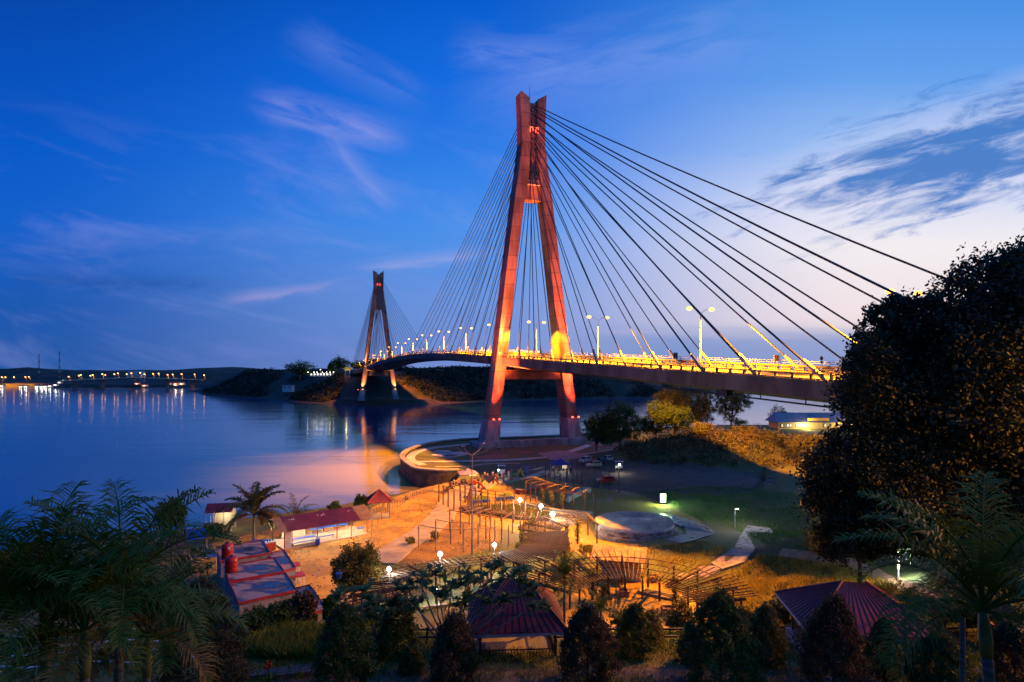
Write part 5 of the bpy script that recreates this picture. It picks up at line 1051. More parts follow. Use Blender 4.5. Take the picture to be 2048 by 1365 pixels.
corr(.1, LL-1.3, MAROON, 'roof'); corr(-1.0, .1, mat('brown_sheet', (.36,.22,.09), (.24,.14,.06), .6, 1.5), 'end_roof_panel'); corr(LL-1.3, LL+.8, MATS['brown_sheet'], 'end_roof_panel')
for a in (0, 1.0, LL*.38, LL*.62, LL*.8, LL+.1):
    for b in (0, 5.0): MB().tube([S(a,b,4.1), S(a,b,6.75)], .06, 6).build('post', REDP if b == 0 else WOOD, r)
MB().hexa([S(0,.0,4.14),S(.9,.0,4.14),S(.9,.2,4.14),S(0,.2,4.14)], [S(0,0,6.2),S(.9,0,6.2),S(.9,.2,6.2),S(0,.2,6.2)]).build('front_panel', WHITE, r)
MB().hexa([S(1.1,4.6,4.14),S(4.4,4.6,4.14),S(4.4,4.75,4.14),S(1.1,4.75,4.14)], [S(1.1,4.6,6.7),S(4.4,4.6,6.7),S(4.4,4.75,6.7),S(1.1,4.75,6.7)]).build('back_panel', CREAM, r)
MB().tube([S(1.2,0,4.95), S(LL*.4,0,4.95)], .04, 5).build('rail', WHITE, r); MB().tube([S(LL*.62,0,4.75), S(LL,0,4.75)], .04, 5).build('rail', WHITE, r)
for a in (1.6, LL*.5, LL*.85): MB().box(S(a,2.3,7.2), (.9,.1,.08), math.atan2(dv_.y, dv_.x)).build('tube_light', LED, r); lamp('POINT', S(a,2.3,6.6), 900 if a > 2 else 1100, (1,.88,.6), r, .25)
def table(p, L_, lab, rz, m=BLUEP, seat=False, grp='blue tables and benches'):
    r = root('bench' if seat else 'table', lab, 'bench' if seat else 'table', p, grp, rz); ORG[r.name] = Vector((0,0,0)); h = .45 if seat else .74; w_ = .34 if seat else .75
    MB().box((0,0,h), (L_, w_, .06)).build('seat' if seat else 'table_top', m, r)
    for a in (-L_*.42, L_*.42):
        for b in (-w_*.36, w_*.36): MB().box((a,b,h/2-.02), (.06,.06,h-.03)).build('leg', WHITE, r)
ra = math.atan2(dv_.y, dv_.x)
for a, b, L_, l, st in ((2.6,.7,3.4,'long blue table at the front left inside the long food stall',False),(2.6,-.1,3.4,'long blue bench behind the stall rail, front left',True),(LL*.50,.8,2.6,'dark blue bench at the front middle of the long food stall',True),(LL*.50,4.2,1.9,'blue table at the back of the stall, left of three',False),(LL*.60,4.4,1.9,'blue table at the back of the stall, middle of three',False),(LL*.80,4.2,2.6,'large blue table at the back right of the long food stall',False),(LL*.95,.7,1.0,'small blue table at the right end of the long food stall',False)):
    table(S(a,b,4.14), L_, l, ra, BLUEP, st)
r = root('blue_barrel', 'dark blue barrel at the front post of the long food stall', 'barrel', S(LL*.36,-.7,4.0)); q = S(LL*.36,-.7,4.0); MB().lathe(q, [(.28,0),(.31,.1),(.31,.75),(.27,.82)], 14).build('drum', BLUEP, r, True); MB().lathe((q[0],q[1],q[2]+.82), [(.28,0),(.28,.05)], 14).build('lid', DARKM, r)
q = S(-1.6,.9,4.0); r = root('ice_box', 'orange-red drink cooler box at the left end of the food stall', 'cooler', q); MB().box((q[0],q[1],4.5), (1.3,.8,1.0), ra).build('body', mat('orange_box', (.55,.07,.02), rough=.5), r); MB().box((q[0],q[1],5.04), (1.36,.86,.1), ra).build('lid', WHITE, r)
for i in range(3): q2 = S(-1.9+.35*i,.9,5.1); tag(MB().lathe(q2, [(.07,0),(.08,.22),(.03,.34),(.03,.4)], 8).build('bottle', mat('bottle_blue', (.1,.25,.45), rough=.2)), 'bottle on top of the orange-red cooler, %s of three' % ('left','middle','right')[i], 'bottle')
# stall over the water with red roof
X, Y = G(440,1062,4.0); r = root('stilt_house', 'small stilt house with a dark red roof and lit balustrade over the water', 'house', (X, Y, 2)); h = R(12); q = lambda a, b, z: (X+math.cos(h)*a-math.sin(h)*b, Y+math.sin(h)*a+math.cos(h)*b, z)
MB().hexa([q(-2.6,-1.2,3.6),q(2.8,-1.2,3.6),q(2.8,3.6,3.6),q(-2.6,3.6,3.6)], [q(-2.6,-1.2,3.8),q(2.8,-1.2,3.8),q(2.8,3.6,3.8),q(-2.6,3.6,3.8)]).build('floor', WOOD_L, r)
MB().hexa([q(-2.6,-1.5,3.6),q(.3,-1.5,3.6),q(.3,-1.3,3.6),q(-2.6,-1.3,3.6)], [q(-3.0,-1.5,6.0),q(.0,-1.5,6.0),q(.0,-1.3,6.0),q(-3.0,-1.3,6.0)]).build('wall_panel', mat('pink_boards', (.36,.21,.18), (.28,.16,.14), .7, 2), r)
MB().add([q(-3.2,-1.0,7.6),q(2.9,-1.0,7.6),q(2.9,1.6,8.8),q(-3.2,1.6,8.8),q(2.9,4.2,7.6),q(-3.2,4.2,7.6)], [(0,1,2,3),(3,2,4,5)]).build('roof', MAROON, r).modifiers.new('s','SOLIDIFY').thickness = .06
for a in (-2.9, -.9, 1, 2.7):
    for b in (-.8, 3.4): MB().tube([q(a,b,-1), q(a,b,7.8)], .07, 6).build('post', WHITE, r)
mb = MB()
for k in range(14): mb.tube([q(-2.4+k*.38,-1.0,3.8), q(-2.4+k*.38,-1.0,4.9)], .035, 4)
mb.bar(q(-2.5,-1.0,4.9), q(2.8,-1.0,4.9), .08); mb.build('balustrade', WHITE, r); MB().hexa([q(-2.4,3.3,3.8),q(2.6,3.3,3.8),q(2.6,3.45,3.8),q(-2.4,3.45,3.8)], [q(-2.4,3.3,7.6),q(2.6,3.3,7.6),q(2.6,3.45,7.6),q(-2.4,3.45,7.6)]).build('back_wall', CREAM, r)
MB().box(q(.4,1.5,7.3), (.6,.1,.08)).build('tube_light', LED, r); lamp('POINT', q(.4,1.2,6.6), 150, (1,.8,.45), r, .25)
r.scale = (.62,.62,.86)
# pier left of it, blue awning, maroon awning
r = root('jetty', 'short timber jetty with a rail left of the stilt house', 'jetty', q(-7,1,3)); MB().bar(q(-10,1,3.4), q(-2.8,1,3.4), 1.4, .2).build('deck', WOOD_L, r); [MB().tube([q(a,.4,-1), q(a,.4,4.4)], .07, 5).build('post', WOOD_L, r) for a in (-9.5,-7.5,-5.5,-3.6)]; MB().bar(q(-9.6,.4,4.3), q(-3.4,.4,4.3), .07).build('rail', WOOD_L, r)
def awning(cor, z1, z0, m, label):
    p = [(*G(a, b, z), z) for (a, b), z in zip(cor, (z1, z1, z0, z0))]; c = p[0]; r = root('awning', label, 'awning', (c[0], c[1], 4)); o = MB().add(p, [(0,1,2,3)]).build('sheet', m, r); o.modifiers.new('s','SOLIDIFY').thickness = .05
    for a in p: MB().tube([(a[0],a[1],3.8),(a[0],a[1],a[2])], .05, 5).build('post', WOOD_L, r)
awning([(368,1062),(412,1057),(414,1076),(372,1082)], 7.0, 6.3, BLUEP, 'bright blue sheet awning left of the stilt house'); awning([(330,1072),(372,1068),(378,1094),(326,1102)], 6.9, 6.2, MAROON, 'dark red sheet awning behind the left palms')
awning([(0,1112),(78,1088),(100,1120),(-10,1150)], 7.2, 6.0, REDR, 'red roof sheet at the far left shore behind the palms')
for i, (a, b) in enumerate(((410,1092),(422,1100),(428,1107),(420,1116),(398,1112))): X2, Y2 = G(a, b, 4.6); table((X2, Y2, gz(X2,Y2)), 1.9, 'blue %s on the grass left of the red tanks, %s from the back' % ('bench' if i != 3 else 'table', ORD[i+1]), R(10), BLUEP, i != 3)
X2, Y2 = G(504,1082,4.7); table((X2+1,Y2,4.0), 2.2, 'blue table under the coconut palm', R(10)); X2, Y2 = G(492,1090,4.7); table((X2-.5,Y2,4.0), 1.6, 'blue bench under the coconut palm', R(10), BLUEP, True)
# small red pavilion on the shore
def hip_pavilion(X, Y, zb, ze, zp, wx, wy, rz, label, m, ridge=0.0, rail=True, edge=None, postm=None, name='pavilion'):
    r = root(name, label, 'pavilion', (X, Y, zb)); ca, sa = math.cos(rz), math.sin(rz); q = lambda a, b, z: (X+ca*a-sa*b, Y+sa*a+ca*b, z); a, b = wx/2, wy/2; C_ = [(-a,-b),(a,-b),(a,b),(-a,b)]; rd = ridge/2
    def slope(p0, p1, t0, t1, n):                       # ribbed roof face from the eave p0-p1 to the ridge t0-t1
        mb = MB()
        for k in range(n):
            f0, f1 = k/n, (k+1)/n; e = .05 if k % 4 == 0 else 0
            L = lambda u_, v_, f: tuple(u_[i]+(v_[i]-u_[i])*f for i in range(3)); x0, x1, y1, y0 = L(p0,p1,f0), L(p0,p1,f1), L(t0,t1,f1), L(t0,t1,f0)
            up = lambda p, d: (p[0],p[1],p[2]+d); mb.hexa([up(x0,-.06),up(x1,-.06),up(y1,-.06),up(y0,-.06)], [up(x0,e),up(x1,e),up(y1,e),up(y0,e)])
        return mb
    E_ = [q(*c, ze) for c in C_]; T0, T1 = q(-rd,0,zp), q(rd,0,zp)
    for p0, p1, t0, t1, w_ in ((E_[0],E_[1],T0,T1,wx),(E_[1],E_[2],T1,T1,wy),(E_[2],E_[3],T1,T0,wx),(E_[3],E_[0],T0,T0,wy)): slope(p0, p1, (t0[0]+(p0[0]-t0[0])*.03,t0[1]+(p0[1]-t0[1])*.03,t0[2]), (t1[0]+(p1[0]-t1[0])*.03,t1[1]+(p1[1]-t1[1])*.03,t1[2]), int(w_/.11)).build('roof', m, r)
    for p, t in ((E_[0],T0),(E_[1],T1),(E_[2],T1),(E_[3],T0)): MB().tube([(p[0],p[1],p[2]+.05),(t[0],t[1],t[2]+.07)], .07, 6).build('hip_cap', m, r)
    if edge:
        for k in range(4): MB().bar((E_[k][0],E_[k][1],ze-.1), (E_[(k+1)%4][0],E_[(k+1)%4][1],ze-.1), .05, .14).build('fascia', edge, r)
    for sx_ in (-1,1):
        for sy_ in (-1,1): MB().box((*q(sx_*a*.76, sy_*b*.76, 0)[:2], (zb+ze)/2+.1), (.16,.16,ze-zb+.2), rz).build('post', postm or WOOD, r)
    MB().hexa([q(x*.86,y*.86,zb-.5) for x, y in C_], [q(x*.86,y*.86,zb+.12) for x, y in C_]).build('floor', CONC, r)
    if rail:
        for k in range(4):
            p, p2 = q(C_[k][0]*.76, C_[k][1]*.76, 0), q(C_[(k+1)%4][0]*.76, C_[(k+1)%4][1]*.76, 0); mb = MB(); n = int((wx if k % 2 == 0 else wy)*.76/.19)
            for j in range(1, n): f = j/n; x_, y_ = p[0]+(p2[0]-p[0])*f, p[1]+(p2[1]-p[1])*f; mb.box((x_,y_,zb+.55), (.035,.035,.8))
            for zz in (.18, .95): mb.bar((p[0],p[1],zb+zz), (p2[0],p2[1],zb+zz), .06)
            mb.build('railing', DARKM, r)
    return r
X, Y = G(755,1037,4); hip_pavilion(X, Y+1.2, gz(X,Y)+.1, 6.6, 8.3, 3.9, 3.9, .3, 'small open shelter with a pointed red roof on the shore', mat('shore_roof', (.34,.05,.03), (.24,.035,.03), .6, 2), rail=False, postm=WOOD_L)
# palms and trees of the left shore
def palm(X, Y, zb, zc, label, seed, L=3.0, n=14, m=None, ym=None, lean=(0,0), tr=.13, nl=26, ll=.7, shaft=False, cat='palm', name='palm_tree', wid=.05, droopk=1.0, grp=None, minel=-.5):
    r = root(name, label, cat, (X, Y, zb), grp); rnd = random.Random(seed); top = Vector((X+lean[0], Y+lean[1], zc)); bs = Vector((X, Y, zb-.3)); H = zc-zb
    pts = [bs.lerp(top, f)+Vector((lean[0]*.0,0,0)) for f in (0,.25,.5,.75)]+[top-(top-bs).normalized()*(.95 if shaft else 0.0)]
    MB().tube(pts, [tr*1.35, tr*1.1, tr, tr*.92, tr*.88], 10).build('trunk', PBARK, r, True)
    if shaft: d = (top-bs).normalized(); MB().tube([top-d*.96, top-d*.6, top-d*.2, top+d*.1], [tr*1.0, tr*1.15, tr*.9, tr*.4], 10).build('crownshaft', PSHAFT, r, True)
    vs = []
    for k, (ri, dr) in enumerate(((1.35,1.15),(1.0,1.6),(.6,1.75),(.1,1.5))): vs.append(frond_mesh('frond', L*(1,1,1,.9)[k], ri, dr*droopk, nl, ll, m or LEAF_G, seed*10+k, wid))
    yf = frond_mesh('frond', L*.9, .15, 1.5, nl, ll*.9, ym or LEAF_Y, seed*10+7, wid)
    for k in range(n):
        me = vs[min(3, int(4*k/n))] if not (ym and (k >= n-3 or k == n//2)) else yf; o = link('frond', me, r); o.location = top-ORG[r.name]; o.rotation_euler = (rnd.uniform(-.12,.12), rnd.uniform(-.15,.15), k*2.4+rnd.uniform(-.3,.3))
    return r
X, Y = G(508,1082,4); palm(X, Y, 4, AT(510,1030,Y)[2], 'large coconut palm with a full arching crown by the flat-roofed block', 3, L=5.2, n=22, m=leafmat('coconut_leaf', (.10,.12,.035),(.14,.11,.04)), ym=LEAF_Y, tr=.17, nl=60, ll=1.15, wid=.15, droopk=.85)
X, Y = G(592,1052,4); palm(X, Y, 4, AT(594,1036,Y)[2], 'smaller coconut palm behind the left end of the food stall', 4, L=4.2, n=11, m=MATS['coconut_leaf'], tr=.14, nl=24, ll=.8, wid=.08)
X, Y = G(537,1068,4); palm(X, Y, 4, 6.6, 'young palm just right of the large coconut palm', 5, L=1.8, n=9, m=LEAF_O, tr=.08, nl=16, ll=.5, wid=.06)
X, Y = G(1525,975,4); palm(X, Y, gz(X,Y), gz(X,Y)+1.2, 'low spiky palm on the dark grass before the mound', 6, L=4.6, n=14, m=leafmat('oil_palm_leaf', (.06,.08,.06),(.05,.07,.04)), tr=.3, nl=30, ll=.7, wid=.06)
X, Y = G(776,1022,4); palm(X, Y, 3, AT(776,1001,Y)[2], 'small dark palm behind the pointed red shelter', 7, L=1.8, n=9, m=LEAF, tr=.09, nl=16, ll=.5, wid=.08)
mtree(722,990,1020,34,95,'small round tree left of the pointed red shelter',51,4500,k=20); mtree(668,1004,1026,28,100,'small bush on the shore behind the food stall',52,1800); mtree(812,1007,1030,26,108,'small shore shrub right of the pointed red shelter',53,1500)
mtree(428,1050,1090,60,82,'dark shrub between the stilt house and the coconut palm',54,3500)
mtree(345,1000,1075,60,62,'dark leafy tree behind the left palms at the shore',57,5000)
T = mtree(710,1094,1188,108,58,'broad leafy tree with fine leaves beside the sandy yard, a blue bucket in it',55,16000,LEAF_O,leaf=.11,k=44)
c = AT(678,1156,54.8); r = root('bucket', 'blue bucket hanging in the broad leafy tree', 'bucket', c); MB().lathe(c, [(.20,0),(.27,.42),(.29,.44)], 14).build('pail', BLUEP, r); MB().tube([(c[0]-.27,c[1],c[2]+.42),(c[0],c[1],c[2]+.75),(c[0]+.27,c[1],c[2]+.42)], .015, 4).build('handle', STEEL, r)
X, Y = G(743,1092); tag(MB().tube([(X,Y,3.9),(X,Y,8.4)], .06, 6).build('thin_pole', STEEL), 'thin grey pole on the sand at the edge of the yard', 'pole')
for i, (a, b, h_) in enumerate(((402,1160,1.5),(415,1150,1.4),(763,1040,1.2),(756,1052,1.2),(738,1058,1.2),(771,1030,1.1))): X, Y = G(a, b); tag(MB().tube([(X,Y,gz(X,Y)-.1),(X,Y,gz(X,Y)+h_)], .06, 6).build('marker_post', mat('orange_post', (.5,.08,.04), rough=.6)), 'thin red-orange marker post %s' % (('left of the flat-roofed block, left of two','left of the flat-roofed block, right of two','on the grass below the pointed shelter','on the grass right of the stall roof, nearer the shelter','on the grass right of the stall roof, nearest the stall','on the grass right of the pointed shelter')[i]), 'post')
for i, (a, b, h_) in enumerate(((1040,1120,2.2),(1165,1120,2.0),(1180,1115,1.6),(1205,1205,1.8),(868,1082,1.3),(820,1090,1.0),(1063,1062,2.3))):
    X, Y = G(a, b); rn = random.Random(i); bl = [(0,0,h_*.65,.6,.6,h_*.35),(.3,.1,h_*.45,.4,.4,h_*.3)]; tree('sapling', 'thin young garden tree ' + ('by the middle of the dense pergola','between the dense pergola and the hut, left','between the dense pergola and the hut, right','inside the right pergola ring','on the dirt near the left frame','on the dirt by the concrete path','by the planting bed behind the dense pergola')[i], (X, Y, 4), bl, 700, .1, LEAF_O, 70+i, trunk=.04, cat='tree')

# ================================================================ FOREGROUND TERRACE
# pavilions
hip_pavilion(.2, 38.0, gz(.2,38)+.1, gz(.2,38)+2.35, gz(.2,38)+4.5, 6.0, 6.0, R(4), 'pavilion with a dark red hipped roof at the bottom centre, behind leafy branches', MAROON, 1.2, True, mat('pale_fascia', (.35,.36,.42), rough=.6), WOOD)
hip_pavilion(21.2, 36.6, gz(21.2,36.6)+.1, gz(21.2,36.6)+2.35, gz(21.2,36.6)+4.3, 7.4, 6.4, R(-8), 'pavilion with a red ribbed hipped roof at the bottom right', REDR, 1.4, True, mat('pale_fascia', (.35,.36,.42), rough=.6), WOOD)
# rail fence
r = root('rail_fence', 'long dark two-rail fence with square posts across the foreground terrace', 'fence', (4, 39.8, gz(4,39.8)))
fy = lambda x: 39.8+.012*x; xs_ = np.arange(-9.6, 36, 3.9)
for x in xs_: z = gz(x, fy(x)); MB().box((x, fy(x), z+.42), (.16,.16,1.25)).build('post', DARKM, r); MB().box((x, fy(x), z+1.08), (.19,.19,.06)).build('post_cap', WOOD_L, r)
for zz in (.42, .92):
    for a, b in zip(xs_[:-1], xs_[1:]): MB().bar((a,fy(a),gz(a,fy(a))+zz), (b,fy(b),gz(b,fy(b))+zz), .09, .12).build('rail', DARKM, r)
# clipped conical shrubs
def cone_shrub(px_, top, wpx, Yd, label, seed, m=LEAF_R, n=7000, round_=.55):
    n = int(n*1.6); s = Yd/F; X = (px_-CX)*s; zb = gz(X, Yd); zt = HC-(top-HY)*s; H = zt-zb; Wd = wpx*s/2; rng = np.random.RandomState(seed)
    t = rng.rand(n)**.85; th = rng.rand(n)*2*math.pi; prof = np.where(t < .30, .82+.6*t, 1.0*(1-((t-.30)/.70))**round_); lump = 1+.20*np.sin(th*3+seed+t*9)*np.sin(t*11+seed)+.14*np.sin(th*6+t*17+seed*2)
    rr = Wd*prof*lump*np.clip(1-np.abs(rng.randn(n))*.16, .2, 1.1); C = np.stack([rr*np.cos(th), rr*np.sin(th), .12+t*(H-.12)], 1)+rng.randn(n, 3)*.035
    K = 110; ci = rng.randint(0, n, K); cs = rng.randint(0, K, int(n*.5)); C[:len(cs)] = C[ci][cs]*[1.04,1.04,1]+rng.randn(len(cs), 3)*[.09,.09,.11]*(.5+rng.rand(K))[cs][:,None]*min(1.3, Wd)
    r = root('conical_shrub', label, 'shrub', (X, Yd, zb), 'clipped conical shrubs'); V, Q = leaf_quads(C, .075, rng, .42); link('foliage', npmesh('foliage', V, Q, m), r)
    k = int(n*.05); st = rng.randint(0, n, k); C2 = C[st]*[1.06,1.06,1.02]; C2 = np.repeat(C2, 5, 0)+rng.randn(k*5, 3)*.05; V, Q = leaf_quads(C2, .06, rng, .35); link('young_shoots', npmesh('young_shoots', V, Q, leafmat('young_shoot_leaf', (.13,.06,.035), (.08,.08,.028))), r)
    MB().tube([(X,Yd,zb-.2),(X,Yd,zb+H*.7)], [.09,.03], 6).build('stem', BARK, r)
for a in ((402,1168,165,25.5,'largest reddish conical shrub, at the lower left beside the yellowing palm',61,LEAF_R,12000),(686,1213,112,30,'dark conical shrub just right of the tall grass and orange flower',62,LEAF,9000),(795,1193,76,36,'slim dark conical shrub by the left end of the rail fence',63,LEAF,6000),(823,1298,46,32.5,'smallest round shrub between two taller ones, left of the centre pavilion',64,LEAF,3000),
          (908,1233,96,31,'reddish conical shrub in front of the left corner of the centre pavilion',65,LEAF_R,8000),(1175,1218,112,31,'broad reddish conical shrub just right of the centre pavilion',66,LEAF_R,9500),(1270,1213,72,35.5,'very dark pointed shrub in front of the fence, under the right pergola',67,LEAF,6500),(1302,1224,46,38,'green shrub peeping out to the right of the very dark pointed one',68,LEAF_O,3500),
          (1385,1255,60,34.5,'low shrub at the left flank of the widest shrub',69,LEAF,3500),(1442,1188,140,30,'widest dark shrub, at the lower right of the slatted pergola',70,LEAF,12000),(1532,1216,72,34,'slim shrub with olive leaves left of the fence gap',71,LEAF_O,6000),(1668,1198,118,29.5,'tall reddish shrub overlapping the left part of the right pavilion',72,LEAF_R,10000),
          (1768,1240,64,31,'dark shrub in front of the middle of the right pavilion',73,LEAF,4500),(1882,1272,120,28.5,'low broad shrub at the foot of the right palm trunk',74,LEAF,7000),(2030,1240,90,30,'shrub at the right edge behind the right palm trunk',75,LEAF_R,6000)): cone_shrub(*a)
# loose bushes below the flat roofs and behind the fence
for i, (a, t_, b, wd, Y_, m_, l) in enumerate([(610,1180,1250,56,44,LEAF_R,'loose dark bush in front of the lowest flat roof'),(560,1205,1262,70,43,LEAF,'low dark bush before the hidden flat roof'),(510,1215,1265,60,42,LEAF,'bush at the right flank of the largest shrub'),(1360,1205,1260,60,45,LEAF_O,'olive bush behind the fence at the right end of the pergola'),(1575,1190,1265,90,43,LEAF_O,'bush to the left of the right pavilion roof'),(1500,1215,1265,60,44,LEAF_O,'bush behind the slim olive shrub'),(1245,1218,1262,50,45,LEAF_O,'bush behind the fence under the right pergola'),(1930,1180,1260,110,40,LEAF,'dark bush right of the right pavilion'),(2010,1190,1270,110,38,LEAF,'dark bush at the right edge of the terrace'),(740,1225,1260,50,42,LEAF,'low bush behind the left end of the rail fence'),(660,1190,1240,34,40,LEAF_G,'leafy sprig right of the sandy yard')]):
    mtree(a, t_, b, wd, Y_, l, 80+i, 3500, m_, 'loose bushes along the terrace', leaf=.10, k=22)
# frangipani in front of the centre pavilion
def frangipani(X, Y, zb, pts, label, seed):
    r = root('frangipani_tree', label, 'tree', (X, Y, zb)); rnd = random.Random(seed); rng = np.random.RandomState(seed); fork = Vector((X, Y, zb+.9)); tr = MB(); V = []; Q = []
    tr.tube([(X,Y,zb-.2), fork], [.12,.09], 8)
    for a, b in pts:
        e = Vector(AT(a, b, Y+rnd.uniform(-1.0,1.0))); m1 = fork.lerp(e, .5)+Vector((rnd.uniform(-.3,.3),rnd.uniform(-.3,.3),-.25)); tr.tube([fork, m1, e], [.07,.05,.035], 6)
        for sub in range(9):
            e2 = e+Vector((rnd.uniform(-.65,.65), rnd.uniform(-.65,.65), rnd.uniform(-.35,.40))); tr.tube([e, e2], [.035,.028], 5)
            for k in range(15):
                an = k*2.4; el = rnd.uniform(-.25,.9); d = np.array([math.cos(an)*math.cos(el), math.sin(an)*math.cos(el), math.sin(el)]); sd = np.cross(d, [0,0,1]); sd /= np.linalg.norm(sd)+1e-6; ln = rnd.uniform(.30,.52); c = np.array(e2); kk = len(V)
                V += [c, c+d*ln*.5+sd*.085, c+d*ln*.95+[0,0,-.06], c+d*ln*.5-sd*.085]; Q.append((kk,kk+1,kk+2,kk+3))
    tr.build('trunk', mat('pale_bark', (.22,.18,.16), (.14,.11,.1), .8, 4), r, True); link('leaves', npmesh('leaves', np.array(V)-np.array(r.location), Q, leafmat('broad_leaf', (.05,.13,.035), (.08,.15,.04))), r)
g1 = gz(-3.6, 34.5)
frangipani(-3.6, 34.5, g1, [(800,1178),(838,1160),(870,1150),(905,1165),(938,1148),(965,1160),(990,1140),(1020,1155),(1050,1150),(830,1205),(880,1195),(930,1200),(975,1195),(1020,1195),(1060,1180),(1075,1210)], 'frangipani tree spreading its leaf rosettes over the centre pavilion roof', 5)
frangipani(-8.4, 35.5, gz(-8.4,35.5), [(690,1195),(725,1180),(752,1200),(735,1220),(770,1222)], 'smaller frangipani tree left of the slim dark conical shrub', 6)
# palms
palm(3.2, 36, gz(3.2,36), AT(1100,1158,36)[2], 'slim palm in front of the right side of the centre pavilion roof', 20, L=1.9, n=16, m=LEAF_G, ym=LEAF_Y, tr=.07, nl=30, ll=.5, wid=.05)
palm(5.2, 34.5, gz(5.2,34.5), AT(1168,1225,34.5)[2], 'short palm beside the right corner of the centre pavilion', 21, L=1.4, n=10, m=LEAF_G, tr=.06, nl=22, ll=.4, wid=.05)
palm(22.0, 33, gz(22,33), AT(1742,1212,33)[2], 'slim dark palm standing before the right pavilion roof', 22, L=1.9, n=11, m=LEAF, ym=None, tr=.08, nl=24, ll=.5, wid=.06)
for i, (a, b, Yd, ln, L_, nn, l) in enumerate([(88,1215,12.5,(-.15,0),3.0,15,'palm with bluish green fronds, second from the left in the foreground clump'),(240,1200,13.5,(.1,0),3.1,18,'tallest palm of the left foreground clump, fronds reaching over the water'),(-15,1255,11.5,(-.1,0),2.6,13,'palm at the left picture edge with yellowing lower fronds'),(296,1275,14.5,(.15,0),2.5,15,'rightmost palm of the left clump, with drooping golden fronds'),(170,1262,12.2,(0,0),2.5,13,'lower palm in the middle of the left foreground clump')]):
    X, Y, zc = AT(a, b, Yd); palm(X-ln[0], Y, gz(X, Y), zc, l, 30+i, L=L_, n=nn, m=LEAF_G, ym=LEAF_Y if i in (2,3,4) else None, lean=ln, tr=.10, nl=46, ll=.78, shaft=True, wid=.042, grp='foreground palms')
X, Y, zc = AT(1966,1222,12.5); palm(X+.45, Y, gz(X,Y), zc, 'big pale-trunked palm at the lower right, fronds sweeping over the path', 40, L=3.3, n=20, m=LEAF_G, ym=None, lean=(-.45,0), tr=.12, nl=52, ll=.8, shaft=True, wid=.044)
X, Y, zc = AT(1925,1235,14.5); palm(X, Y, gz(X,Y), zc, 'brown drooping palm behind the pale-trunked one at the lower right', 41, L=1.7, n=7, m=leafmat('brown_palm_leaf', (.13,.08,.045),(.09,.06,.03)), ym=None, lean=(0,0), tr=.07, nl=34, ll=.5, shaft=False, wid=.05, droopk=1.3)
# big rain trees on the right
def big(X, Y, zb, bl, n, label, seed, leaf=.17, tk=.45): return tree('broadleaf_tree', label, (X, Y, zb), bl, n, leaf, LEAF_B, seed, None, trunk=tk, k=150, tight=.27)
def blobs(l, Y, X, zb): return [((a-CX)/F*(Y+dy)-X, dy, HC-(b-HY)/F*(Y+dy)-zb, ra_/F*Y, ra_/F*Y*.9, rb/F*Y) for a, b, ra_, rb, dy in l]
Yb = 54; Xb = (1960-CX)/F*Yb; zb = gz(Xb, Yb)
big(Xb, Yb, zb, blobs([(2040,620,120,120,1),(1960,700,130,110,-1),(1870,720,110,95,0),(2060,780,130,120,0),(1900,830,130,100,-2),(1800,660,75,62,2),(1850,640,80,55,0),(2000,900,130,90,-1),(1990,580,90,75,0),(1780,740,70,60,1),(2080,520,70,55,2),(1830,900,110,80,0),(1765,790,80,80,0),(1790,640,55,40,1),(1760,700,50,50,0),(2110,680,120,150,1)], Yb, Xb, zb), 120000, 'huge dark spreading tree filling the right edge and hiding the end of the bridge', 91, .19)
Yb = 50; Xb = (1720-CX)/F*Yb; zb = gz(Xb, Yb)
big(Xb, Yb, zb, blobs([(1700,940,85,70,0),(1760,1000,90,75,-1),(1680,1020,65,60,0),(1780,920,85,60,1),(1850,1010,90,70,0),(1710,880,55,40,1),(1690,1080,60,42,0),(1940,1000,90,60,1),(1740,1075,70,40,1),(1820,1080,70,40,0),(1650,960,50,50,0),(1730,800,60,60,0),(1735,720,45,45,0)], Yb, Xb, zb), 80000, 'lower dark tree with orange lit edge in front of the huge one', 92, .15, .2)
for i, (a, b, h_) in enumerate(((1640,1075,2.6),(1780,1090,2.4),(1850,1085,2.6))):
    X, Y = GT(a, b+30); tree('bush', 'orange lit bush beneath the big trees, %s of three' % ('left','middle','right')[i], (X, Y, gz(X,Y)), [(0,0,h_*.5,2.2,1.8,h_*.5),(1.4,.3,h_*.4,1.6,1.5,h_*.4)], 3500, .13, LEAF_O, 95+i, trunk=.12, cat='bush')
# grass
def grass(name, N, xr, yr, hgt, m, seed, poly=None, dens=None, wd=.02, label=None):
    rng = np.random.RandomState(seed); X = rng.uniform(*xr, N); Y = rng.uniform(*yr, N); ok = np.ones(N, bool)
    if poly is not None: ok &= sdf(X, Y, poly) > 0
    ok &= vnoise(X, Y, 1.6, seed) > rng.rand(N)*.9-.1
    X, Y = X[ok], Y[ok]; n = len(X); Z = land_z(X, Y); h = hgt*(.35+.9*rng.rand(n))*(.5+vnoise(X, Y, 3.0, seed+1)); th = rng.rand(n)*6.28; ln = rng.randn(n, 2)*.30*h[:,None]; w_ = wd*(.6+.8*rng.rand(n)); cx, sy_ = np.cos(th)*w_, np.sin(th)*w_
    B0 = np.stack([X,Y,Z-.03],1); V = np.stack([B0-np.stack([cx,sy_,0*cx],1), B0+np.stack([cx,sy_,0*cx],1), B0+np.stack([cx*.5+ln[:,0]*.4, sy_*.5+ln[:,1]*.4, h*.62],1), B0+np.stack([ln[:,0], ln[:,1], h],1)], 1).reshape(-1,3)
    tag(link(name, npmesh(name, V, np.arange(n*4).reshape(n,4), m)), kind='stuff')
grass('tall_grass', 26000, (-16.5,-7.5), (35,42.5), .95, leafmat('bright_grass_blade', (.10,.16,.02),(.12,.15,.03)), 1, wd=.016)
grass('terrace_grass', 120000, (-34,32), (25,47), .34, GRASS, 2, wd=.02)
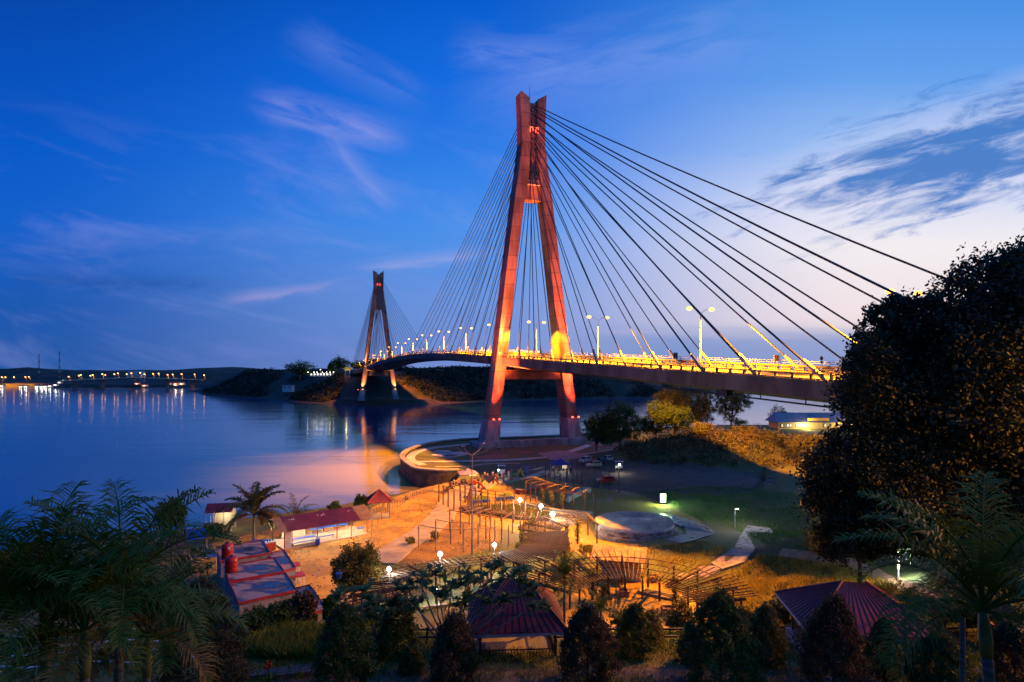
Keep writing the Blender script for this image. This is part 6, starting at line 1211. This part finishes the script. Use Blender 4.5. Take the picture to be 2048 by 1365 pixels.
HUM = [GT(a,b) for a,b in ((1515,1112),(1560,1116),(1660,1131),(1740,1154),(1800,1190),(1840,1260),(1700,1300),(1500,1260),(1430,1190),(1455,1152),(1495,1134))]
HUM2 = [GT(a,b) for a,b in ((1285,1098),(1400,1083),(1455,1098),(1420,1128),(1385,1148),(1330,1140))]
grass('dry_grass', 26000, (11,32), (55,78), .45, GRASS_D, 7, HUM2, wd=.035)
grass('dry_grass', 140000, (11,36), (38,72), .55, GRASS_D, 3, HUM, wd=.035)
LWN = [GT(a,b) for a,b in ((1290,985),(1420,970),(1590,985),(1640,1040),(1640,1100),(1540,1100),(1470,1060),(1400,1040),(1340,1008))]
grass('lawn_grass', 70000, (22,62), (62,120), .30, mat('deep_grass_blade', (.06,.19,.028), (.10,.21,.04), .6, .3, transl=.2), 4, LWN, wd=.04)
grass('shore_grass', 30000, (-60,6), (62,118), .22, GRASS_D, 5, [G(a,b) for a,b in ((560,1052),(700,1040),(790,1020),(860,995),(900,985),(850,1040),(760,1085),(850,1130),(1010,1100),(1005,1055),(905,1055),(800,1110),(700,1070))], wd=.04)
# kerbed car park strips at the lower left, low steps
for i, l in enumerate(([(0,1326),(120,1322),(230,1304),(400,1318)], [(0,1316),(110,1309),(240,1296),(330,1303)], [(120,1294),(240,1283),(330,1285)], [(0,1336),(60,1338),(200,1326),(330,1334)])):
    pts = []
    for a, b in l:
        Y = 34.0
        for _ in range(12): X = (a-CX)/F*Y; z = float(land_z(np.array([X]), np.array([Y]), True)[0])+.1; Y = F*(HC-z)/(b-HY)
        pts.append(((a-CX)/F*Y, Y))
    tag(ribbon(pts, .34, GZ(-.2), GZ(.17+.01*i), 6).build('kerb', PAVE_W), kind='structure')
tag(MB().prism([(-33,37.5),(-27.5,36.2),(-26.5,39),(-31,42)], GZ(-.3), GZ(.08)).build('car_park', mat('wet_asphalt', (.06,.06,.07), (.12,.12,.13), .5, .5, wet=.1)), kind='structure')
for k in range(3): tag(MB().prism([(-15.5+k*1.3,31.2+k*.2),(-11.5+k*1.1,33.6-k*.2),(-11.2+k*1.1,33.1-k*.2),(-15.2+k*1.3,30.7+k*.2)], GZ(-.3), GZ(.16)).build('step', mat('dark_steps', (.07,.06,.065), (.04,.035,.04), .85, 2)), kind='structure')
# orange canna flower
c = AT(537,1330,28.5); z = gz(c[0], c[1]); r = root('canna_flower', 'single orange-red canna flower on a tall stem in the foreground grass', 'flower', (c[0], c[1], z)); MB().tube([(c[0],c[1],z),(c[0],c[1],c[2])], [.02,.012], 5).build('stem', mat('red_stem', (.12,.04,.03), rough=.6), r)
rng = np.random.RandomState(3); C = np.array(c)-np.array([c[0],c[1],z])+rng.randn(60,3)*[.09,.09,.07]; V, Q = leaf_quads(C, .10, rng, .7); link('petals', npmesh('petals', V, Q, mat('orange_petal', (.65,.10,.02), (.5,.05,.02), .5, 8, transl=.2)), r); C = rng.randn(26,3)*[.15,.15,.2]+[0,0,.5]; V, Q = leaf_quads(C, .22, rng, .3); link('leaves', npmesh('leaves', V, Q, LEAF_G), r)

# loose stones and litter scattered over the bare earth
def stones(name, N, polys, xr, yr, size, m, seed):
    rng = np.random.RandomState(seed); X = rng.uniform(*xr, N); Y = rng.uniform(*yr, N); ok = np.zeros(N, bool)
    for p in polys: ok |= sdf(X, Y, p) > .3
    ok &= vnoise(X, Y, 4.0, seed) > .45; X, Y = X[ok], Y[ok]; n = len(X); Z = land_z(X, Y); s_ = size*(.4+1.2*rng.rand(n)**2); a = rng.rand(n)*3; V = []
    for zz, k in ((-.3, 1.0), (.55, .6)):
        for q in range(4): V.append(np.stack([X+np.cos(a+q*1.571)*s_*k, Y+np.sin(a+q*1.571)*s_*k*.8, Z+zz*s_], 1))
    V = np.stack(V, 1).reshape(-1, 3); f = np.array([(4,5,6,7),(0,1,5,4),(1,2,6,5),(2,3,7,6),(3,0,4,7)]); Fq = (np.arange(n)[:,None,None]*8+f[None]).reshape(-1, 4); tag(link(name, npmesh(name, V, Fq, m)), kind='stuff')
stones('gravel', 9000, [SAND, DIRTG], (-45,6), (58,150), .13, mat('pale_stone', (.42,.30,.16), (.2,.14,.08), .8, 3), 11)
stones('dry_litter', 5000, [PLAZA, PERG, DARKD], (-12,50), (50,150), .10, mat('dry_litter', (.16,.09,.03), (.4,.33,.25), .9, 3), 12)
